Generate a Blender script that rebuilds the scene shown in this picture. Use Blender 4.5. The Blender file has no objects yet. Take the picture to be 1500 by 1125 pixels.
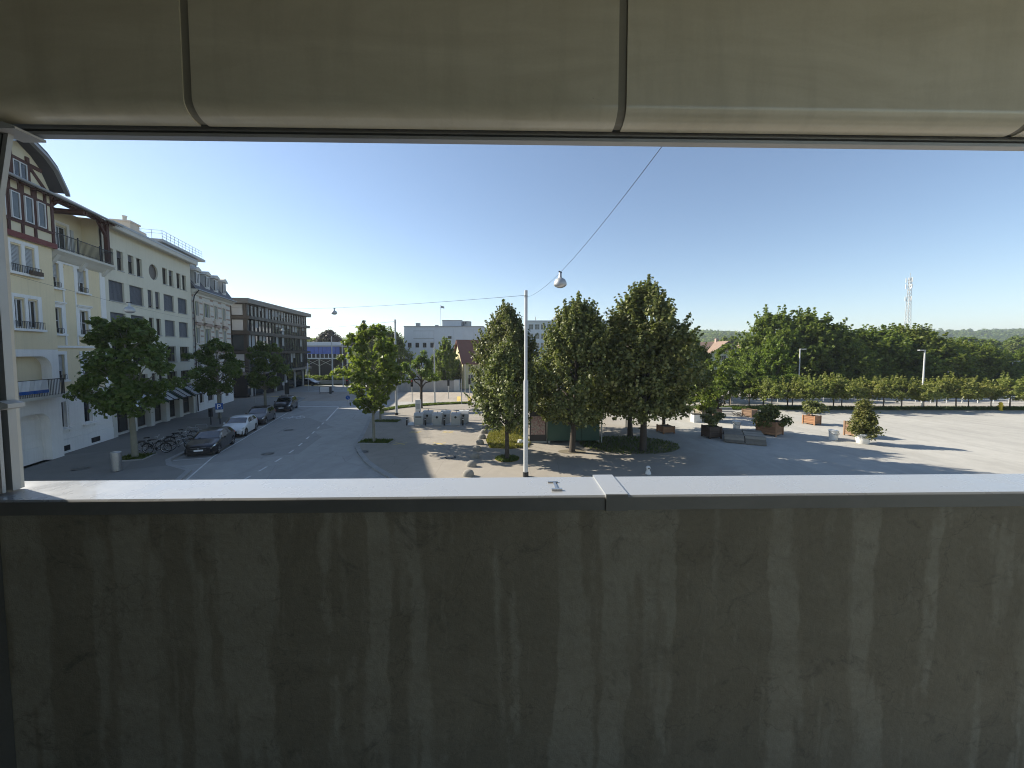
import bpy, math, random
import numpy as np
from mathutils import Vector, Matrix

S = bpy.context.scene
C = S.collection
R = math.radians

# ------------------------------------------------------------------ camera
EYE = 6.8                                   # eye height above the street, metres
cd = bpy.data.cameras.new("Camera"); cam = bpy.data.objects.new("Camera", cd); C.objects.link(cam)
cd.sensor_width = 36.0; cd.lens = 13.2
cd.shift_y = -0.01178
cd.clip_start = 0.05; cd.clip_end = 8000
cam.location = (0, 0, EYE); cam.rotation_euler = (R(87.0), 0, 0)
S.camera = cam

# ------------------------------------------------------------------ sky and sun
SUN_EL, SUN_AZ = 31.0, -70.0                # azimuth from +Y, negative = towards -X
W = bpy.data.worlds.new("World"); S.world = W; W.use_nodes = True
nt = W.node_tree; nt.nodes.clear()
wo = nt.nodes.new("ShaderNodeOutputWorld"); bg = nt.nodes.new("ShaderNodeBackground")
sk = nt.nodes.new("ShaderNodeTexSky"); sk.sky_type = 'NISHITA'; sk.sun_disc = False
sk.sun_elevation = R(SUN_EL); sk.sun_rotation = R(SUN_AZ)
sk.altitude = 400; sk.air_density = 1.0; sk.dust_density = 0.2; sk.ozone_density = 1.5
bg.inputs[1].default_value = 0.066
nt.links.new(sk.outputs[0], bg.inputs[0]); nt.links.new(bg.outputs[0], wo.inputs[0])
sl = bpy.data.lights.new("Sun", 'SUN'); so = bpy.data.objects.new("Sun", sl); C.objects.link(so)
sl.energy = 4.0; sl.angle = R(0.53); sl.color = (1.0, 0.92, 0.78)
sd = Vector((math.sin(R(SUN_AZ)) * math.cos(R(SUN_EL)), math.cos(R(SUN_AZ)) * math.cos(R(SUN_EL)), math.sin(R(SUN_EL))))
so.rotation_euler = sd.to_track_quat('Z', 'Y').to_euler(); so.location = (-30, 20, 60)

S.view_settings.view_transform = 'Standard'; S.view_settings.look = 'None'
S.view_settings.gamma = 1.0; S.view_settings.use_curve_mapping = False
S.view_settings.exposure = 1.38
S.render.engine = 'CYCLES'
cy = S.cycles
cy.use_denoising = True; cy.denoiser = 'OPENIMAGEDENOISE'; cy.denoising_prefilter = 'ACCURATE'; cy.filter_width = 1.05
cy.max_bounces = 8; cy.diffuse_bounces = 5; cy.glossy_bounces = 3; cy.transmission_bounces = 4
cy.transparent_max_bounces = 6; cy.volume_bounces = 0
cy.sample_clamp_indirect = 6.0
cy.caustics_reflective = False; cy.caustics_refractive = False

# ------------------------------------------------------------------ materials
def newmat(name):
    m = bpy.data.materials.new(name); m.use_nodes = True
    n = m.node_tree.nodes; n.clear()
    out = n.new("ShaderNodeOutputMaterial"); b = n.new("ShaderNodeBsdfPrincipled")
    m.node_tree.links.new(b.outputs[0], out.inputs[0])
    return m, n, m.node_tree.links, b, out

def noise(n, l, vec, scale, detail=5, rough=.6, dist=0.0):
    t = n.new("ShaderNodeTexNoise"); t.inputs['Scale'].default_value = scale
    t.inputs['Detail'].default_value = detail; t.inputs['Roughness'].default_value = rough
    t.inputs['Distortion'].default_value = dist
    if vec is not None: l.new(vec, t.inputs['Vector'])
    return t

def ramp(n, l, fac, stops):
    r = n.new("ShaderNodeValToRGB")
    while len(r.color_ramp.elements) < len(stops): r.color_ramp.elements.new(.5)
    for e, (p, c) in zip(r.color_ramp.elements, stops):
        e.position = p; e.color = (c, c, c, 1) if not hasattr(c, '__len__') else (*c, 1)
    if fac is not None: l.new(fac, r.inputs[0])
    return r

def mix(n, l, fac, a, b, mode='MIX'):
    x = n.new("ShaderNodeMix"); x.data_type = 'RGBA'; x.blend_type = mode
    for sock, v in ((x.inputs[0], fac), (x.inputs[6], a), (x.inputs[7], b)):
        if isinstance(v, bpy.types.NodeSocket): l.new(v, sock)
        elif hasattr(v, '__len__'): sock.default_value = (*v, 1)
        else: sock.default_value = v
    return x.outputs[2]

def coords(n, l, kind='Object', scale=None, rot=None):
    t = n.new("ShaderNodeTexCoord"); v = t.outputs[kind]
    if scale or rot:
        mp = n.new("ShaderNodeMapping"); l.new(v, mp.inputs[0])
        if scale: mp.inputs['Scale'].default_value = scale
        if rot: mp.inputs['Rotation'].default_value = rot
        v = mp.outputs[0]
    return v

def worldpos(n, l, scale=None):
    g = n.new("ShaderNodeNewGeometry"); v = g.outputs['Position']
    if scale:
        mp = n.new("ShaderNodeMapping"); l.new(v, mp.inputs[0]); mp.inputs['Scale'].default_value = scale; v = mp.outputs[0]
    return v

def bump(n, l, b, h, strength, dist=.02):
    k = n.new("ShaderNodeBump"); k.inputs['Strength'].default_value = strength; k.inputs['Distance'].default_value = dist
    l.new(h, k.inputs['Height']); l.new(k.outputs[0], b.inputs['Normal'])

def sc(c, k): return tuple(min(1, x * k) for x in c)

def surf(name, col, rough=.8, var=.18, scale=1.2, fine=18, bmp=.0, metal=0.0, spec=.4, coat=0.0, dirt=0.0, streak=0.0, each=0.0):
    """weathered plain surface: broad and fine colour variation, grime, optional vertical run-off"""
    m, n, l, b, o = newmat(name)
    v = worldpos(n, l)
    a = noise(n, l, v, scale, 5, .62, .4); f = noise(n, l, v, fine, 4, .7)
    c = mix(n, l, a.outputs[0], sc(col, 1 - var), sc(col, 1 + var))
    c = mix(n, l, .35, c, mix(n, l, f.outputs[0], sc(col, 1 - var), sc(col, 1 + var)))
    if dirt:
        d = noise(n, l, v, scale * .6, 8, .72, .8); dr = ramp(n, l, d.outputs[0], [(.45, 0.0), (.72, dirt)])
        c = mix(n, l, dr.outputs[0], c, sc(col, .45))
    if streak:
        sv = worldpos(n, l, (3.0, 3.0, .12)); s = noise(n, l, sv, 2.2, 5, .65); sr = ramp(n, l, s.outputs[0], [(.5, 0.0), (.75, streak)])
        c = mix(n, l, sr.outputs[0], c, sc(col, .5))
    if each:
        oi = n.new("ShaderNodeObjectInfo"); er = ramp(n, l, oi.outputs['Random'], [(0.0, 1 - each), (1.0, 1 + each * .6)])
        c = mix(n, l, 1.0, c, er.outputs[0], 'MULTIPLY')
    l.new(c, b.inputs['Base Color'])
    rr = ramp(n, l, f.outputs[0], [(.3, max(0.02, rough - .08)), (.7, min(1, rough + .08))]); l.new(rr.outputs[0], b.inputs['Roughness'])
    b.inputs['Metallic'].default_value = metal; b.inputs['Specular IOR Level'].default_value = spec
    b.inputs['Coat Weight'].default_value = coat; b.inputs['Coat Roughness'].default_value = .05
    if bmp: bump(n, l, b, f.outputs[0], bmp)
    return m

def leafmat(name, col, col2, trans=.35, rough=.5):
    m, n, l, b, o = newmat(name)
    g = n.new("ShaderNodeNewGeometry"); oi = n.new("ShaderNodeObjectInfo")
    rp = ramp(n, l, g.outputs['Random Per Island'], [(0.0, sc(col, .6)), (.35, col), (.75, col2), (1.0, sc(col2, 1.25))])
    nz = noise(n, l, worldpos(n, l), .9, 3, .6)
    c = mix(n, l, nz.outputs[0], sc(col, .8), rp.outputs[0])
    hs = n.new("ShaderNodeHueSaturation"); l.new(c, hs.inputs['Color'])
    mr = n.new("ShaderNodeMapRange"); l.new(oi.outputs['Random'], mr.inputs[0]); mr.inputs[3].default_value = .485; mr.inputs[4].default_value = .512
    l.new(mr.outputs[0], hs.inputs['Hue'])
    l.new(hs.outputs[0], b.inputs['Base Color']); b.inputs['Roughness'].default_value = rough
    b.inputs['Specular IOR Level'].default_value = .35
    t = n.new("ShaderNodeBsdfTranslucent"); l.new(mix(n, l, .5, hs.outputs[0], (.22, .30, .03)), t.inputs[0])
    ms = n.new("ShaderNodeMixShader"); ms.inputs[0].default_value = trans
    l.new(b.outputs[0], ms.inputs[1]); l.new(t.outputs[0], ms.inputs[2]); l.new(ms.outputs[0], o.inputs[0])
    return m

def glassmat(name, col=(.018, .022, .026), rough=.04):
    m, n, l, b, o = newmat(name)
    nz = noise(n, l, worldpos(n, l), .7, 2)
    l.new(mix(n, l, nz.outputs[0], sc(col, .5), sc(col, 1.6)), b.inputs['Base Color'])
    b.inputs['Roughness'].default_value = rough; b.inputs['Specular IOR Level'].default_value = .7
    bump(n, l, b, nz.outputs[0], .05, .05)
    return m

M = {}
M['white'] = surf('white_plaster', (.80, .79, .77), .85, .08, .5, 14, .15, dirt=.15, streak=.22)
M['yellow'] = surf('yellow_plaster', (.76, .65, .44), .88, .08, .5, 14, .15, dirt=.12, streak=.18)
M['cream'] = surf('cream_plaster', (.66, .60, .44), .88, .08, .6, 14, .1)
M['beige'] = surf('grey_beige_plaster', (.66, .63, .52), .88, .07, .4, 12, .12, dirt=.1, streak=.18)
M['stone'] = surf('pale_stone', (.58, .565, .515), .85, .12, .8, 16, .15, dirt=.2)
M['stoneband'] = surf('striped_stone', (.60, .53, .45), .85, .12, .9, 16, .15, dirt=.2)
M['redstone'] = surf('reddish_stone', (.36, .27, .22), .85, .15, .9, 16, .15, dirt=.2)
M['timber'] = surf('red_brown_timber', (.072, .026, .021), .7, .3, 2, 30, .2)
M['redbeam'] = surf('dark_red_beam', (.16, .028, .024), .6, .2, 2, 30, .15)
M['slate'] = surf('dark_slate', (.075, .075, .085), .6, .3, 1.2, 25, .4)
M['tile_red'] = surf('brown_red_tiles', (.20, .09, .065), .8, .25, 1.5, 20, .5)
M['tile_pale'] = surf('weathered_tiles', (.24, .17, .13), .85, .2, 1.2, 14, .5)
M['zinc'] = surf('zinc_sheet', (.33, .34, .35), .45, .15, 1.5, 20, .0, metal=.6)
M['steel'] = surf('brushed_steel', (.50, .50, .50), .32, .12, 3, 40, .0, metal=.9)
M['galv'] = surf('galvanised_steel', (.44, .45, .45), .5, .12, 3, 22, .05, metal=.55, dirt=.2)
M['paintgrey'] = surf('light_grey_paint', (.48, .49, .49), .5, .1, 3, 25, .05, dirt=.2)
M['iron'] = surf('dark_iron', (.025, .026, .028), .5, .3, 4, 30, .05)
M['black'] = surf('black_plastic', (.012, .012, .013), .45, .2, 4, 30)
M['rubber'] = surf('tyre_rubber', (.016, .016, .016), .85, .2, 6, 60, .1)
M['glass'] = glassmat('window_glass')
M['glass2'] = glassmat('office_glass', (.05, .06, .065), .05)
M['bluegl'] = glassmat('blue_glass', (.035, .09, .42), .45)
M['framewhite'] = surf('white_frame', (.62, .63, .64), .5, .06, 2, 20)
M['framebrown'] = surf('bronze_frame', (.10, .082, .07), .45, .15, 2, 20, metal=.4)
M['blind'] = surf('grey_metal_blind', (.115, .12, .135), .5, .15, 1.5, 30, metal=.25)
M['shutter'] = surf('pale_roller_shutter', (.42, .44, .46), .6, .1, 2, 30)
M['greenshut'] = surf('green_shutter', (.20, .22, .13), .7, .15, 2, 30)
M['dark'] = surf('dark_interior', (.02, .02, .022), .8, .3, 1, 10)
M['officedark'] = surf('dark_bronze_cladding', (.06, .055, .05), .5, .15, 1, 20, metal=.35)
M['officeslab'] = surf('grey_brown_slab', (.19, .18, .165), .65, .1, .8, 20)
M['concrete'] = surf('concrete', (.36, .35, .33), .85, .15, 1.0, 14, .25, dirt=.3, streak=.2)
M['wood'] = surf('weathered_planter_wood', (.22, .14, .09), .8, .3, 2.5, 30, .3, dirt=.25, each=.3)
M['woodorange'] = surf('orange_planter_wood', (.34, .18, .095), .75, .2, 2.5, 30, .3, dirt=.15, each=.25)
M['woodgrey'] = surf('silvered_deck_wood', (.27, .235, .185), .85, .25, 3, 35, .3, dirt=.3, each=.45)
M['wooddark'] = surf('dark_brown_wood', (.085, .06, .045), .8, .3, 3, 30, .3)
M['pot'] = surf('white_pot', (.70, .69, .66), .5, .06, 3, 20, dirt=.15)
M['soil'] = surf('soil', (.045, .035, .025), .95, .4, 5, 40, .6)
M['bark'] = surf('grey_bark', (.105, .09, .07), .9, .35, 4, 30, .5)
M['barkdark'] = surf('dark_bark', (.055, .045, .036), .9, .35, 4, 30, .5)
M['barkpale'] = surf('plane_bark', (.21, .20, .15), .85, .35, 3, 18, .4)
M['whitepaint'] = surf('road_paint', (.62, .62, .60), .7, .15, 3, 30, .1, dirt=.45)
M['yellowpaint'] = surf('yellow_road_paint', (.58, .44, .13), .7, .2, 3, 30, .1, dirt=.4)
M['red'] = surf('red_signal', (.55, .04, .03), .5, .1, 3, 20)
M['blue'] = surf('blue_sign', (.02, .10, .36), .4, .08, 3, 20)
M['signwhite'] = surf('white_sign', (.70, .71, .72), .45, .06, 3, 20)
M['hydrant'] = surf('yellow_hydrant', (.75, .52, .02), .5, .1, 3, 20)
M['kioskgreen'] = surf('dark_green_paint', (.030, .078, .058), .5, .15, 1.5, 25, .05, dirt=.2)
M['pinkwall'] = surf('pink_plaster', (.60, .44, .38), .9, .08, .5, 10)
M['paleyellow'] = surf('pale_yellow_plaster', (.62, .56, .33), .9, .08, .5, 10)
M['housecream'] = surf('house_cream_plaster', (.50, .47, .36), .9, .08, .5, 10)
M['officewhite'] = surf('white_panel_cladding', (.60, .63, .67), .6, .05, .4, 10, dirt=.1, streak=.25)
M['chrome'] = surf('chrome', (.75, .75, .76), .12, .05, 3, 20, metal=1)
M['lampglass'] = surf('clear_lamp', (.55, .57, .6), .1, .1, 3, 20, metal=.5, coat=1)
M['awning'] = surf('pale_awning_glass', (.52, .56, .58), .18, .1, 2, 20, spec=.7, coat=.6)
M['linden'] = leafmat('linden_leaf', (.10, .122, .036), (.33, .335, .12), .28)
M['plane'] = leafmat('plane_leaf', (.080, .135, .026), (.175, .235, .05), .42)
M['youngleaf'] = leafmat('young_plane_leaf', (.095, .155, .018), (.20, .26, .045), .5)
M['forestleaf'] = leafmat('street_tree_leaf', (.105, .155, .024), (.26, .30, .06), .55)
M['brightleaf'] = leafmat('bright_leaf', (.10, .165, .016), (.19, .26, .04), .5)
M['saplingleaf'] = leafmat('sapling_leaf', (.20, .22, .05), (.38, .38, .11), .55)
M['copperleaf'] = leafmat('copper_leaf', (.022, .016, .016), (.045, .028, .024), .2)
M['conifer'] = leafmat('conifer_needles', (.016, .032, .014), (.035, .06, .024), .15)
M['oliveleaf'] = leafmat('planter_leaf', (.12, .135, .036), (.27, .26, .08), .4)
M['grass'] = leafmat('grass_blade', (.055, .095, .015), (.12, .15, .03), .35)
M['drygrass'] = leafmat('dry_grass_blade', (.22, .18, .04), (.40, .32, .08), .3)

# ------------------------------------------------------------------ mesh helpers
class MB:
    def __init__(s): s.v = []; s.f = []
    def add(s, vs, fs):
        k = len(s.v); s.v.extend([tuple(p) for p in vs]); s.f.extend([tuple(i + k for i in f) for f in fs]); return s
    def box(s, x0, x1, y0, y1, z0, z1):
        return s.add([(x0, y0, z0), (x1, y0, z0), (x1, y1, z0), (x0, y1, z0), (x0, y0, z1), (x1, y0, z1), (x1, y1, z1), (x0, y1, z1)],
                     [(3, 2, 1, 0), (4, 5, 6, 7), (0, 1, 5, 4), (1, 2, 6, 5), (2, 3, 7, 6), (3, 0, 4, 7)])
    def bar(s, a, b, w, h=None, up=(0, 0, 1)):
        a, b = Vector(a), Vector(b); h = h or w; d = (b - a).normalized(); u = Vector(up)
        if abs(d.dot(u)) > .98: u = Vector((1, 0, 0))
        x = d.cross(u).normalized(); y = x.cross(d).normalized(); vs = []
        for p in (a, b):
            for sx, sy in ((-1, -1), (1, -1), (1, 1), (-1, 1)): vs.append(p + x * (sx * w / 2) + y * (sy * h / 2))
        return s.add(vs, [(3, 2, 1, 0), (4, 5, 6, 7), (0, 1, 5, 4), (1, 2, 6, 5), (2, 3, 7, 6), (3, 0, 4, 7)])
    def tube(s, pts, r, n=8, caps=True):
        pts = [Vector(p) for p in pts]; rs = r if hasattr(r, '__len__') else [r] * len(pts); vs = []; fs = []
        for i, p in enumerate(pts):
            d = (pts[min(i + 1, len(pts) - 1)] - pts[max(i - 1, 0)]).normalized()
            u = Vector((0, 0, 1)) if abs(d.z) < .9 else Vector((1, 0, 0))
            x = d.cross(u).normalized(); y = d.cross(x).normalized()
            for k in range(n):
                a = 2 * math.pi * k / n; vs.append(p + (x * math.cos(a) + y * math.sin(a)) * rs[i])
        for i in range(len(pts) - 1):
            for k in range(n):
                a, b = i * n + k, i * n + (k + 1) % n; fs.append((a, b, b + n, a + n))
        if caps: fs.append(tuple(range(n))[::-1]); fs.append(tuple(range((len(pts) - 1) * n, len(pts) * n)))
        return s.add(vs, fs)
    def lathe(s, prof, c=(0, 0, 0), n=16, axis='z'):
        vs = []; fs = []
        for r, z in prof:
            for k in range(n):
                a = 2 * math.pi * k / n; x, y = r * math.cos(a), r * math.sin(a)
                q = {'z': (x, y, z), 'y': (x, z, y), 'x': (z, x, y)}[axis]
                vs.append((q[0] + c[0], q[1] + c[1], q[2] + c[2]))
        for i in range(len(prof) - 1):
            for k in range(n):
                a, b = i * n + k, i * n + (k + 1) % n; fs.append((a, b, b + n, a + n))
        if prof[0][0] > 1e-5: fs.append(tuple(range(n))[::-1])
        if prof[-1][0] > 1e-5: fs.append(tuple(range((len(prof) - 1) * n, len(prof) * n)))
        return s.add(vs, fs)
    def prism(s, poly, a0, a1, axis='z'):
        """poly in the two other axes (x,y | x,z for axis y | y,z for axis x)"""
        n = len(poly); vs = []
        for a in (a0, a1):
            for p in poly:
                vs.append({'z': (p[0], p[1], a), 'y': (p[0], a, p[1]), 'x': (a, p[0], p[1])}[axis])
        fs = [tuple(range(n))[::-1], tuple(range(n, 2 * n))]
        for i in range(n): j = (i + 1) % n; fs.append((i, j, j + n, i + n))
        return s.add(vs, fs)
    def wall(s, x0, x1, z0, z1, y, openings, depth):
        """front sheet of a wall with real openings and their reveals"""
        xs = sorted({x0, x1, *[o[0] for o in openings], *[o[1] for o in openings]}); xs = [x for x in xs if x0 <= x <= x1]
        zs = sorted({z0, z1, *[o[2] for o in openings], *[o[3] for o in openings]}); zs = [z for z in zs if z0 <= z <= z1]
        for i in range(len(xs) - 1):
            for j in range(len(zs) - 1):
                cx, cz = (xs[i] + xs[i + 1]) / 2, (zs[j] + zs[j + 1]) / 2
                if any(o[0] < cx < o[1] and o[2] < cz < o[3] for o in openings): continue
                s.add([(xs[i], y, zs[j]), (xs[i + 1], y, zs[j]), (xs[i + 1], y, zs[j + 1]), (xs[i], y, zs[j + 1])], [(0, 1, 2, 3)])
        for a, b, c, d in [o[:4] for o in openings]:
            for q in (((a, c), (b, c)), ((b, c), (b, d)), ((b, d), (a, d)), ((a, d), (a, c))):
                (p, r), (t, u) = q
                s.add([(p, y, r), (t, y, u), (t, y + depth, u), (p, y + depth, r)], [(0, 1, 2, 3)])
        return s
    def mesh(s, name, mat=None, smooth=False):
        me = bpy.data.meshes.new(name); me.from_pydata(s.v, [], s.f)
        if mat: me.materials.append(mat)
        if smooth:
            me.polygons.foreach_set('use_smooth', [True] * len(me.polygons))
            try: me.set_sharp_from_angle(angle=R(40))
            except Exception: pass
        me.update(); return me
    def build(s, name, mat, parent=None, smooth=False, loc=None, rz=0.0):
        return put(name, s.mesh(name, mat, smooth), parent, loc, rz)

def put(name, me, parent=None, loc=None, rz=0.0):
    o = bpy.data.objects.new(name, me); C.objects.link(o)
    if parent is not None: o.parent = parent
    if loc is not None: o.location = loc
    if rz: o.rotation_euler = (0, 0, rz)
    return o

def tag(o, label=None, cat=None, group=None, kind=None):
    if label: o['label'] = label
    if cat: o['category'] = cat
    if group: o['group'] = group
    if kind: o['kind'] = kind
    return o

def thing(name, label, cat, loc=(0, 0, 0), rz=0.0, group=None):
    o = bpy.data.objects.new(name, None); C.objects.link(o); o.empty_display_size = .3
    o.location = loc; o.rotation_euler = (0, 0, rz)
    return tag(o, label, cat, group)

def copy_tree(o, parent=None):
    c = o.copy(); C.objects.link(c); c.parent = parent
    for ch in list(o.children): copy_tree(ch, c)
    return c

def fastmesh(name, V, F, mat, smooth=False):
    """numpy verts (n,3) and equal-sided faces (m,k)"""
    V = np.asarray(V, np.float32); F = np.asarray(F, np.int32); k = F.shape[1]
    me = bpy.data.meshes.new(name); me.vertices.add(len(V)); me.vertices.foreach_set('co', V.ravel())
    me.loops.add(F.size); me.loops.foreach_set('vertex_index', F.ravel())
    me.polygons.add(len(F)); me.polygons.foreach_set('loop_start', np.arange(0, F.size, k, dtype=np.int32))
    if smooth: me.polygons.foreach_set('use_smooth', [True] * len(F))
    me.update(calc_edges=True); me.materials.append(mat); return me

_wc = {}
def window(parent, x0, x1, z0, z1, y, fm='framewhite', cols=2, rows=1, gm='glass', blind=0.0, bm='shutter', t=.055, name='window'):
    """window part with its pane and (partly lowered) blind as sub-parts; local y runs into the building"""
    w, h = round(x1 - x0, 3), round(z1 - z0, 3); key = (w, h, fm, cols, rows, gm, round(blind, 2), bm, t)
    if key not in _wc:
        f = MB(); f.box(0, t, 0, .07, 0, h).box(w - t, w, 0, .07, 0, h).box(t, w - t, 0, .07, 0, t).box(t, w - t, 0, .07, h - t, h)
        for i in range(1, cols): f.box(w * i / cols - t * .6, w * i / cols + t * .6, .004, .066, t, h - t)
        for i in range(1, rows): f.box(t, w - t, .012, .058, h * i / rows - .02, h * i / rows + .02)
        g = MB().box(t * .6, w - t * .6, .036, .048, t * .6, h - t * .6)
        bl = None
        if blind > 0:
            b = MB(); n = max(3, int(h * blind / .075)); dz = (h * blind) / n; b.v = []
            for i in range(n):
                za = h - i * dz; b.add([(.01, -.012, za - .008), (w - .01, -.012, za - .008), (w - .01, -.03, za - dz * .75), (.01, -.03, za - dz * .75),
                                        (w - .01, -.012, za - dz), (.01, -.012, za - dz)], [(0, 3, 2, 1), (3, 5, 4, 2)])
            b.box(.0, w, -.04, -.005, h - h * blind - .05, h - h * blind - .002)
            bl = b.mesh('blind', M[bm])
        _wc[key] = (f.mesh(name, M[fm]), g.mesh('pane', M[gm]), bl)
    a, b, c = _wc[key]
    o = put(name, a, parent, (x0, y, z0)); put('pane', b, o)
    if c: put('blind', c, o)
    return o
# ------------------------------------------------------------------ ground, roads and paths
def groundmat(name, c0, c1, speck=.12, big=.12, bmp=.3, crack=0.0, patch=0.0, track=0.0, blend=None):
    m, n, l, b, o = newmat(name); v = worldpos(n, l)
    a = noise(n, l, v, big, 7, .65, .6); f = noise(n, l, v, 30, 5, .75); g = noise(n, l, v, 1.3, 6, .6, .5)
    c = mix(n, l, ramp(n, l, a.outputs[0], [(.32, 0.0), (.68, 1.0)]).outputs[0], c0, c1)
    c = mix(n, l, ramp(n, l, g.outputs[0], [(.35, 0.0), (.75, .45)]).outputs[0], c, sc(c0, .78))
    c = mix(n, l, .5, c, mix(n, l, f.outputs[0], (.5 - speck * 2,) * 3, (.5 + speck * 2,) * 3), 'OVERLAY')
    if patch:
        vo = n.new("ShaderNodeTexVoronoi"); vo.inputs['Scale'].default_value = .11; l.new(v, vo.inputs['Vector'])
        bw = n.new("ShaderNodeRGBToBW"); l.new(vo.outputs['Color'], bw.inputs[0])
        c = mix(n, l, ramp(n, l, bw.outputs[0], [(.58, 0.0), (.6, patch)]).outputs[0], c, sc(c0, .72))
    if track:
        tv = worldpos(n, l, (.35, .05, 1)); tn = noise(n, l, tv, 1.6, 4, .55, 1.2)
        c = mix(n, l, ramp(n, l, tn.outputs[0], [(.5, 0.0), (.62, track)]).outputs[0], c, sc(c0, .7))
    if crack:
        vc = n.new("ShaderNodeTexVoronoi"); vc.feature = 'DISTANCE_TO_EDGE'; vc.inputs['Scale'].default_value = .35
        l.new(mix(n, l, .08, v, g.outputs['Color'], 'ADD'), vc.inputs['Vector'])
        c = mix(n, l, ramp(n, l, vc.outputs['Distance'], [(.0, crack), (.008, 0.0)]).outputs[0], c, sc(c0, .4))
    if blend:                                        # gravel thins out over the darker asphalt along a ragged edge
        sx = n.new("ShaderNodeSeparateXYZ"); l.new(v, sx.inputs[0]); bn = noise(n, l, v, .35, 6, .65, .8)
        ma = n.new("ShaderNodeMath"); ma.operation = 'MULTIPLY_ADD'; l.new(bn.outputs[0], ma.inputs[0]); ma.inputs[1].default_value = 9.0; l.new(sx.outputs[0], ma.inputs[2])
        mr = n.new("ShaderNodeMapRange"); l.new(ma.outputs[0], mr.inputs[0]); mr.inputs[1].default_value = blend[0]; mr.inputs[2].default_value = blend[1]
        c = mix(n, l, mr.outputs[0], mix(n, l, a.outputs[0], *blend[2]), c)
    l.new(c, b.inputs['Base Color']); b.inputs['Roughness'].default_value = .9; b.inputs['Specular IOR Level'].default_value = .25
    bump(n, l, b, f.outputs[0], bmp, .01)
    return m

M['ground'] = groundmat('meadow_ground', (.05, .07, .025), (.085, .095, .04))
M['asphalt'] = groundmat('street_asphalt', (.345, .338, .315), (.405, .395, .37), .10, .1, .3, crack=.35, patch=.5, track=.25)
M['pavement'] = groundmat('pavement_asphalt', (.215, .207, .19), (.26, .252, .232), .10, .12, .3, patch=.4)
M['plaza'] = groundmat('plaza_asphalt', (.275, .250, .212), (.335, .303, .258), .11, .1, .3, crack=.3, patch=.25)
M['lot'] = groundmat('pale_lot_surface', (.37, .358, .325), (.45, .435, .395), .09, .09, .25, track=.3, blend=(14.0, 19.5, ((.265, .240, .203), (.325, .293, .248))))
M['sunroad'] = groundmat('crossing_asphalt', (.33, .29, .245), (.40, .36, .305), .08, .12, .3, track=.3)
M['kerb'] = groundmat('kerb_granite', (.28, .28, .27), (.36, .355, .34), .14, .8, .3)
M['manhole'] = groundmat('manhole_iron', (.16, .155, .145), (.22, .215, .20), .2, 4, .5)
M['platform'] = groundmat('pale_platform', (.33, .31, .275), (.42, .40, .355), .08, .1, .2)
M['ballast'] = groundmat('trampled_earth', (.16, .14, .10), (.24, .21, .16), .12, .3, .4)

def sheet(name, poly, z, mat, base=None):
    mb = MB()
    if base is None: mb.add([(x, y, z) for x, y in poly], [tuple(range(len(poly)))])
    else: mb.prism(poly, base, z)
    return tag(mb.build(name, mat), kind='structure')

D = Vector((-.3107, .9505, 0)); Nn = Vector((.9505, .3107, 0)); FA = Vector((-31.61, 29.41, 0))
RZ = R(108.1)                                # street facade frame: local x along the street, local y into the block
def st(s, p, z=0.0): q = FA + D * s + Nn * p; return (q.x, q.y, z)      # street coordinates: along, out from the facade

sheet('ground', [(-3000, -400), (3000, -400), (3000, 5000), (-3000, 5000)], -.30, M['ground'])
sheet('road', [(-90, -60), (40, -60), (40, 62), (40, 78), (-90, 78)], -.10, M['asphalt'])
def off(poly2, z): return [(a[0], a[1]) for a in poly2]
pave = [st(-60, -.3), st(27.5, -.3), st(27.5, 6.2), st(26.2, 8.0), st(24.5, 8.9), st(17.2, 8.9), st(16.4, 7.6), st(-8.7, 7.6), st(-9.9, 8.2), st(-11.6, 9.9), st(-16, 10.6), st(-60, 13)]
sheet('pavement_left', off(pave, 0), 0, M['pavement'], -.28)
RK = [(3.0, 10.5), (0.0, 13.2), (-3.3, 16.6), (-6.59, 20.03), (-8.0, 21.6), (-9.15, 23.08), (-10.3, 24.9), (-11.22, 26.62), (-11.85, 28.2), (-12.25, 29.89), (-13.5, 34.2), (-14.9, 38.71), (-15.5, 42.2), (-15.4, 44.3), (-14.4, 46.9), (-12.4, 48.8), (-9.5, 50.0), (-5.0, 50.9), (2.0, 51.4), (9.0, 51.2)]
plaza = [(3, -60), (90, -60), (90, 44.0), (14, 46.0)] + RK[::-1]
sheet('plaza', plaza, 0, M['plaza'], -.28)
lot = [(12.5, 5), (90, 5), (90, 43.2), (60, 43.4), (30, 43.8), (13.5, 45.0), (8.0, 44), (5.5, 40), (4.6, 34), (4.0, 28), (4.0, 22), (5.6, 15), (7.6, 10)]
sheet('parking_lot', lot, .004, M['lot'])
sheet('crossing_road', [(-60, 53.5), (-31, 53.0), (-12, 52.2), (9, 52.0), (40, 50.5), (90, 47.8), (90, 57), (-10, 64.5), (-23, 64.8), (-60, 64.5)], -.096, M['sunroad'])
sheet('platform', [(16, 46.5), (120, 44.5), (120, 53), (16, 56)], .05, M['platform'], -.28)
sheet('verge', [(14, 43.9), (92, 43.2), (92, 44.6), (14, 46.2)], .06, M['ballast'], -.28)

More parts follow.
